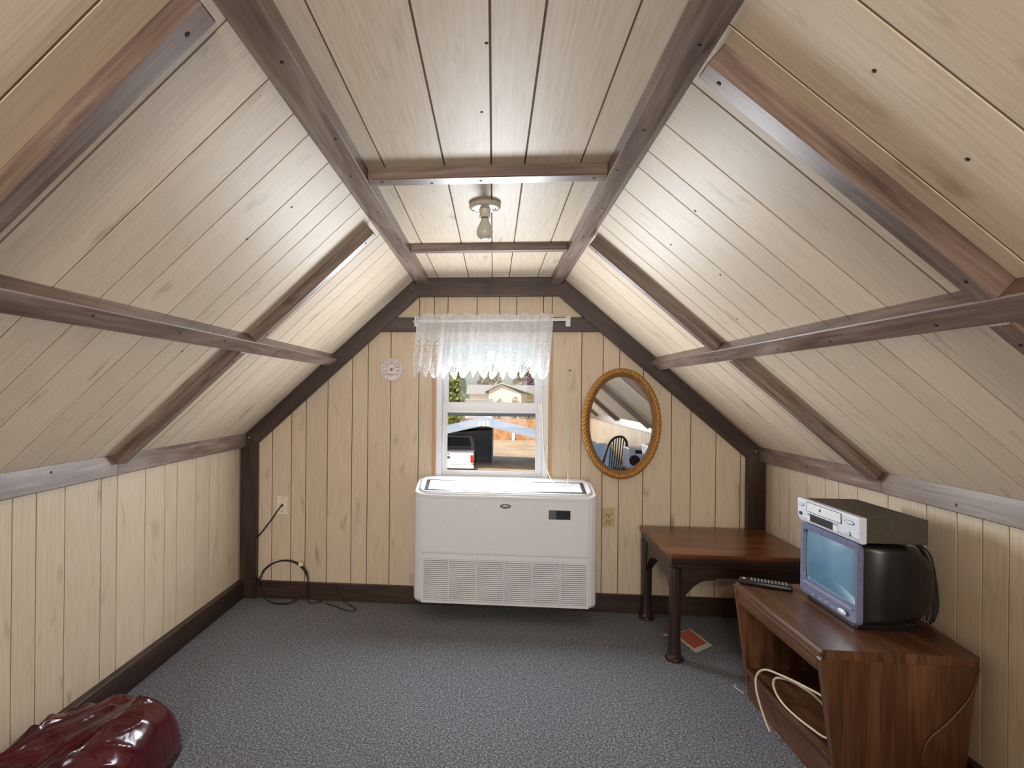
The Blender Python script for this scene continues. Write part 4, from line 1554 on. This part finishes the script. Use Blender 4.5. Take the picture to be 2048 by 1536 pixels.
# ------------------------------------------------------------------ things behind the camera, seen in the mirror
ch = thing('windsor_chair', 'dark wooden bow back chair seen reflected in the oval mirror', 'chair', (1.15, 0.68, 0), math.radians(-40))
lathe('seat', [(0.0, 0.40), (0.19, 0.40), (0.205, 0.415), (0.20, 0.43), (0.12, 0.425), (0.0, 0.42)], 'tableleg', ch, 32)
bow = [(-0.17, 0.13, 0.425), (-0.185, 0.17, 0.60), (-0.15, 0.2, 0.76), (-0.08, 0.215, 0.83), (0.0, 0.22, 0.845), (0.08, 0.215, 0.83), (0.15, 0.2, 0.76), (0.185, 0.17, 0.60), (0.17, 0.13, 0.425)]
tube('bow', bow, 0.013, 'tableleg', ch, 8, 6)
for i in range(7):
    q = -0.12 + 0.04 * i
    zt = 0.835 - 4.0 * q * q
    tube('spindle', [(q * 0.8, 0.16, 0.42), (q * 0.95, 0.19, 0.6), (q, 0.213, zt)], 0.0065, 'tableleg', ch, 6, 4)
for sx in (-1, 1):
    for sy in (-1, 1):
        tube('leg', [(sx * 0.11, sy * 0.1, 0.405), (sx * 0.14, sy * 0.13, 0.2), (sx * 0.165, sy * 0.155, 0.0)], [0.017] * 4 + [0.015] * 4 + [0.011], 'tableleg', ch, 8, 4)

bd_ = thing('bed', 'low bed by the right wall seen reflected in the oval mirror', 'bed', (1.05, -0.66, 0))
box('bed_frame', (-0.45, -0.95, 0.0), (0.45, 0.95, 0.22), 'stand', bd_, 0.01, 2, 1)
box('mattress', (-0.44, -0.94, 0.22), (0.44, 0.94, 0.44), 'mattress', bd_, 0.04, 3, 1, True)
bm = bmesh.new()
NX, NY = 40, 70
gr = []
for i in range(NX + 1):
    row = []
    for j in range(NY + 1):
        x, y = -0.47 + 0.94 * i / NX, -0.9 + 1.85 * j / NY
        e = min(1, 6 * min(i / NX, 1 - i / NX)) * min(1, 8 * min(j / NY, 1 - j / NY))
        z = 0.445 + (0.10 + 0.16 * max(0, noise.noise(Vector((x * 2.2, y * 1.8, 3))) + 0.2) + 0.06 * noise.noise(Vector((x * 6, y * 5, 8)))) * e ** 0.6 + 0.10 * math.exp(-((y - 0.6) / 0.3) ** 2) * e
        z = max(z, 0.447)
        row.append(bm.verts.new((x, y, z)))
    gr.append(row)
for i in range(NX):
    for j in range(NY):
        f = bm.faces.new((gr[i][j], gr[i + 1][j], gr[i + 1][j + 1], gr[i][j + 1]))
        f.smooth = True
o = tag(mesh_obj('comforter', bm, 'blue'), 'rumpled light blue comforter on the bed seen in the mirror', 'comforter')
o.location = (1.05, -0.66, 0)

stc = thing('stereo_shelf', 'small wooden shelf unit under the stereo seen in the mirror', 'shelf', (1.415, 1.07, 0))
box('side_panel', (-0.115, -0.13, 0), (0.115, -0.11, 0.55), 'stand', stc)
box('side_panel', (-0.115, 0.11, 0), (0.115, 0.13, 0.55), 'stand', stc)
box('top', (-0.12, -0.135, 0.55), (0.117, 0.135, 0.57), 'stand', stc, 0.002, 1, 1)
box('shelf', (-0.115, -0.11, 0.25), (0.115, 0.11, 0.27), 'stand', stc, 0, 1, 1)
bx_ = thing('stereo', 'grey compact stereo with round speaker seen in the mirror', 'stereo', (1.415, 1.07, 0.57))
box('case', (-0.11, -0.12, 0.0), (0.11, 0.12, 0.19), 'tvgrey2', bx_, 0.006, 2)
for y in (-0.055, 0.055):
    o = lathe('speaker_cone', [(0.0, 0.002), (0.02, 0.008), (0.045, 0.003), (0.05, 0.006), (0.052, 0.0)], 'black', bx_, 28)
    o.matrix_local = Matrix.Translation((y, 0.12, 0.075)) @ Matrix.Rotation(-PI / 2, 4, 'X')
bm = bmesh.new()
add_box(bm, (-0.05, 0.118, 0.14), (0.05, 0.122, 0.175), 0.001)
mesh_obj('display', bm, 'black', bx_)

# ------------------------------------------------------------------ outdoors, beyond the window (ground floor level below)
GZ = -2.8
t = NT('dry_ground')
o_ = t.obj()
c = t.ramp(t.noise(o_, 0.6, 5), [(0.35, srgb(200, 170, 134)), (0.65, srgb(226, 200, 164))])
t.l(c, t.b.inputs['Base Color'])
t.b.inputs['Roughness'].default_value = 0.95
M['dirt'] = t.m
M['roofmetal'] = plain('blue_grey_roof_metal', srgb(178, 190, 202), 0.45, 0.2)
M['shed'] = plain('dark_shed_cladding', srgb(140, 150, 170), 0.8)
M['fence'] = wood('cedar_fence', srgb(132, 92, 60), srgb(190, 142, 98), srgb(214, 170, 126), 0.8, 4, 0.2)
M['white'] = plain('white_paint', srgb(238, 238, 236), 0.5, speck=0.01)
M['truck'] = plain('white_car_paint', srgb(228, 230, 232), 0.2, speck=0.01, coat=0.5)
M['truck_shade'] = plain('shaded_car_paint', srgb(138, 134, 136), 0.25, coat=0.5)  # carport roof shade on cab, hood and rail put into the colour
M['carglass'] = plain('dark_car_glass', srgb(44, 50, 62), 0.08)
M['tail'] = plain('red_lens', srgb(196, 44, 40), 0.2)
M['stucco'] = plain('cream_siding', srgb(234, 226, 204), 0.8)
M['shingle'] = plain('pale_shingle', srgb(176, 172, 160), 0.85)
M['leaf_y'] = plain('yellow_green_leaf', srgb(150, 160, 88), 0.7, speck=0.3)
M['leaf_g'] = plain('green_leaf', srgb(96, 124, 84), 0.7, speck=0.3)
M['leaf_o'] = plain('olive_twigs', srgb(168, 160, 128), 0.8, speck=0.3)
M['leaf_p'] = plain('plum_leaf', srgb(150, 118, 124), 0.8, speck=0.3)
M['bark'] = plain('bark', srgb(104, 88, 72), 0.9)
bm = bmesh.new()
add_box(bm, (-80, 5, GZ - 0.3), (80, 160, GZ))
tag(mesh_obj('ground', bm, 'dirt'), 'sunlit bare dirt yard below the window', None, None, 'structure')

# carport
cp = thing('carport', 'open gabled carport with pale blue metal roof seen through the lower pane', 'carport', (-0.48, 28.0, GZ))
PK, SLP, HWD, DEP = 2.53, 0.235, 4.6, 5.6
for sgn, nm in ((-1, 'roof_panel'), (1, 'roof_panel')):
    n_p = 12
    for i in range(n_p):
        y0, y1 = DEP * i / n_p, DEP * (i + 1) / n_p - 0.02
        bm = bmesh.new()
        P_ = [(0, PK), (sgn * HWD, PK - SLP * HWD), (sgn * HWD, PK - SLP * HWD + 0.05), (0, PK + 0.05)]
        add_prism(bm, P_, y0, y1)
        add_prism(bm, [(0, PK + 0.05), (sgn * HWD, PK - SLP * HWD + 0.05), (sgn * HWD, PK - SLP * HWD + 0.1), (0, PK + 0.1)], y0, y0 + 0.07)
        mesh_obj(nm, bm, 'roofmetal', cp)
    bm = bmesh.new()
    add_prism(bm, [(0, PK - 0.12), (sgn * HWD, PK - SLP * HWD - 0.12), (sgn * HWD, PK - SLP * HWD), (0, PK)], -0.05, 0.0)
    mesh_obj('fascia', bm, 'roofmetal', cp)
    for y in (0.1, DEP - 0.1):
        box('post', (sgn * (HWD - 0.2) - 0.06, y - 0.06, 0), (sgn * (HWD - 0.2) + 0.06, y + 0.06, PK - SLP * HWD + 0.04), 'white', cp)
box('back_wall', (-HWD, DEP - 0.15, 0), (0.5, DEP - 0.05, 1.9), 'shed', cp)
bm = bmesh.new()
add_prism(bm, [(-HWD, 1.4), (0.5, 1.85), (0.5, PK - 0.14), (0, PK - 0.02), (-HWD, PK - SLP * HWD - 0.01)], DEP - 0.15, DEP - 0.05)
mesh_obj('gable_infill', bm, 'shed', cp)
box('side_wall', (0.42, 3.2, 0), (0.5, DEP - 0.16, 2.38), 'shed', cp)
bm = bmesh.new()
for x in (-0.2, 0.0, 0.2):
    add_box(bm, (x - 0.08, -0.12, PK - 0.16), (x + 0.08, -0.06, PK + 0.1), 0.02)
mesh_obj('ridge_cap', bm, 'white', cp)

# pickup truck
tk = thing('pickup_truck', 'white tailed pickup truck parked nose in under the carport', 'truck', (-1.9, 28.1, GZ))
bm = bmesh.new()
add_box(bm, (-0.92, 0.0, 0.36), (0.92, 2.1, 1.02), 0.06, 3)
mesh_obj('bed_body', bm, 'truck', tk, True)
box('tailgate', (-0.76, -0.03, 0.38), (0.76, 0.02, 1.0), 'truck', tk, 0.02, 2)
box('bed_rail', (-0.93, 0.0, 1.02), (0.93, 2.05, 1.08), 'truck_shade', tk, 0.02, 2)
bm = bmesh.new()
lo_, hi_ = [(-0.9, 2.1), (0.9, 2.1), (0.9, 4.0), (-0.9, 4.0)], [(-0.72, 2.35), (0.72, 2.35), (0.72, 3.3), (-0.72, 3.3)]
A_ = [bm.verts.new((x, y, 1.02)) for x, y in lo_]
B_ = [bm.verts.new((x, y, 1.68)) for x, y in hi_]
for i in range(4):
    bm.faces.new((A_[i], A_[(i + 1) % 4], B_[(i + 1) % 4], B_[i]))
bm.faces.new(B_)
bm.faces.new(list(reversed(A_)))
bmesh.ops.bevel(bm, geom=list(bm.edges), offset=0.05, segments=2, affect='EDGES')
mesh_obj('cab', bm, 'truck_shade', tk)
bm = bmesh.new()
q_ = [(-0.72, 2.10, 1.12), (0.72, 2.10, 1.12), (0.62, 2.30, 1.60), (-0.62, 2.30, 1.60)]
vv = [bm.verts.new(p) for p in q_]
v2 = [bm.verts.new((p[0], p[1] + 0.1, p[2])) for p in q_]
bm.faces.new(vv)
bm.faces.new(list(reversed(v2)))
for i in range(4):
    bm.faces.new((vv[i], v2[i], v2[(i + 1) % 4], vv[(i + 1) % 4]))
bmesh.ops.recalc_face_normals(bm, faces=list(bm.faces))
mesh_obj('rear_window', bm, 'carglass', tk)
box('hood', (-0.9, 4.0, 0.5), (0.9, 5.1, 1.05), 'truck_shade', tk, 0.08, 3)
for s_ in (-1, 1):
    box('tail_light', (s_ * 0.84 - 0.07, -0.04, 0.50), (s_ * 0.84 + 0.07, 0.02, 0.88), 'tail', tk, 0.01)
    box('wing_mirror', (s_ * 1.05 - 0.1, 3.3, 1.1), (s_ * 1.05 + 0.1, 3.4, 1.28), 'black', tk, 0.02)
    for y in (0.85, 4.2):
        o = lathe('wheel', [(0.0, -0.11), (0.2, -0.11), (0.33, -0.09), (0.35, 0.0), (0.33, 0.09), (0.2, 0.11), (0.0, 0.11)], 'black', tk, 24)
        o.matrix_local = Matrix.Translation((s_ * 0.82, y, 0.35)) @ Matrix.Rotation(PI / 2, 4, 'Y')
box('bumper', (-0.94, -0.1, 0.20), (0.94, 0.0, 0.37), 'white', tk, 0.02)
box('red_lettering', (-0.62, -0.036, 0.90), (-0.30, -0.028, 0.95), 'tail', tk)
box('number_plate', (-0.55, -0.036, 0.70), (-0.28, -0.028, 0.80), 'ink', tk)

# cedar fence
fe = thing('cedar_fence', 'orange brown cedar board fence across the far side of the yard', 'fence', (4.0, 48.0, GZ))
bm = bmesh.new()
for i in range(110):
    x = -9.0 + i * 0.152
    add_box(bm, (x, -0.01 + 0.006 * (i % 2), 0.02), (x + 0.142, 0.012 + 0.006 * (i % 2), 1.82 + 0.03 * random.random()))
grain_uv(bm, 2)
tag(mesh_obj('pickets', bm, 'fence', fe), kind='stuff')
for z in (0.4, 1.4):
    box('rail', (-9, 0.03, z), (7.7, 0.08, z + 0.09), 'fence', fe, 0, 1, 0)
tag(box('yard_post', (1.62, 47.2, GZ), (1.86, 47.4, GZ + 0.95), 'white', None, 0.02), 'short white post standing before the cedar fence', 'post')

# neighbour's house
ho = thing('neighbour_house', 'cream house with low gabled roof beyond the yard', 'house', (0.0, 62.0, GZ))
box('wall', (-2.7, 1.0, 0), (6.0, 8.0, 4.1), 'stucco', ho)
bm = bmesh.new()
add_prism(bm, [(0.4, 4.05), (4.5, 5.02), (8.6, 4.05), (8.6, 3.9), (0.4, 3.9)], -3.1, 6.4, 'yz')
mesh_obj('main_roof', bm, 'shingle', ho)
bm = bmesh.new()
add_prism(bm, [(-0.5, 0), (3.0, 0), (3.0, 4.02), (0.85, 5.0), (-0.5, 4.3)], -2.0, 1.0)
mesh_obj('front_gable', bm, 'stucco', ho)
for s_, x1, z1 in ((-1, -0.9, 4.18), (1, 4.9, 3.72)):
    bm = bmesh.new()
    add_prism(bm, [(0.85, 5.05), (x1, z1), (x1, z1 + 0.16), (0.85, 5.22)], -2.4, 4.0)
    mesh_obj('gable_roof', bm, 'shingle', ho)
box('window', (0.3, -2.05, 2.0), (1.4, -1.98, 3.0), 'carglass', ho)
box('door', (2.0, -2.05, 0.0), (2.7, -1.98, 2.1), 'white', ho)
sh = thing('white_shed', 'small white flat roofed shed in front of the cream house', 'shed', (-1.6, 54.0, GZ))
box('wall', (-1.1, 0, 0), (1.4, 2.5, 3.3), 'white', sh)
box('roof', (-1.25, -0.15, 3.3), (1.55, 2.65, 3.45), 'shingle', sh)
box('shutter', (-0.9, -0.04, 1.6), (0.9, 0.0, 2.9), 'roofmetal', sh)


def tree(name, label, x, y, h, rx, mat, n, leaf, base=0.3, cat='tree', group=None):
    t_ = thing(name, label, cat, (x, y, GZ), 0, group)
    bm = bmesh.new()
    rnd = random.Random(int(x * 100) + int(y))
    for i in range(n):
        while True:
            p = Vector((rnd.uniform(-1, 1), rnd.uniform(-1, 1), rnd.uniform(-1, 1)))
            if 0.25 < p.length < 1:
                break
        tz = (p.z + 1) / 2
        k = rx * (1.05 - 0.5 * tz)
        c_ = Vector((p.x * k, p.y * k, h * (base + (1 - base) * tz)))
        nrm = Vector((rnd.gauss(0, 1), rnd.gauss(0, 1), rnd.gauss(0, 1))).normalized()
        a = nrm.orthogonal().normalized()
        b = nrm.cross(a)
        s = leaf * rnd.uniform(0.6, 1.4)
        bm.faces.new([bm.verts.new(c_ + a * s * ca + b * s * cb_ * 0.6) for ca, cb_ in ((1, 0), (0, 1), (-1, 0), (0, -1))])
    tag(mesh_obj('foliage', bm, mat, t_), kind='stuff')
    bm = bmesh.new()
    add_tube(bm, [(0, 0, 0), (0.05, 0.03, h * 0.4), (0, 0, h * 0.85)], [0.14, 0.1, 0.03], 8)
    for i in range(6):
        a = i * 1.1
        z0 = h * (base + 0.08 * i)
        add_tube(bm, [(0, 0, z0), (rx * 0.4 * math.cos(a), rx * 0.4 * math.sin(a), z0 + h * 0.1), (rx * 0.8 * math.cos(a), rx * 0.8 * math.sin(a), z0 + h * 0.17)], [0.05, 0.035, 0.015], 6)
    mesh_obj('trunk', bm, 'bark', t_)
    return t_


tree('garden_tree', 'yellow green leafy tree at the left of the upper pane', -3.35, 46.0, 5.9, 1.25, 'leaf_y', 1500, 0.16, 0.2)
tree('garden_tree', 'plum coloured tree at the right of the upper pane', 5.2, 76.0, 6.9, 1.6, 'leaf_p', 1500, 0.2, 0.3)
for i, (x, lab, m_) in enumerate(((-6.2, 'left', 'leaf_g'), (-0.6, 'middle', 'leaf_o'), (5.0, 'right', 'leaf_o'))):
    tree('background_tree', '%s of the hazy trees behind the cream house' % ('leftmost', 'middle', 'rightmost')[i], x, 86.0 + i, 8.0 + 0.5 * i, 2.6, m_, 1300, 0.3, 0.25, 'tree', 'trees behind the cream house')
for i, (x, lab) in enumerate(((0.6, 'left'), (2.2, 'middle'), (3.6, 'right'))):
    tree('twiggy_shrub', '%s twiggy pale shrub before the cream house' % lab, x, 55.0 + 0.4 * i, 3.6 + 0.2 * (i == 1), 0.9, 'leaf_o', 500, 0.1, 0.1, 'shrub', 'shrubs before the cream house')
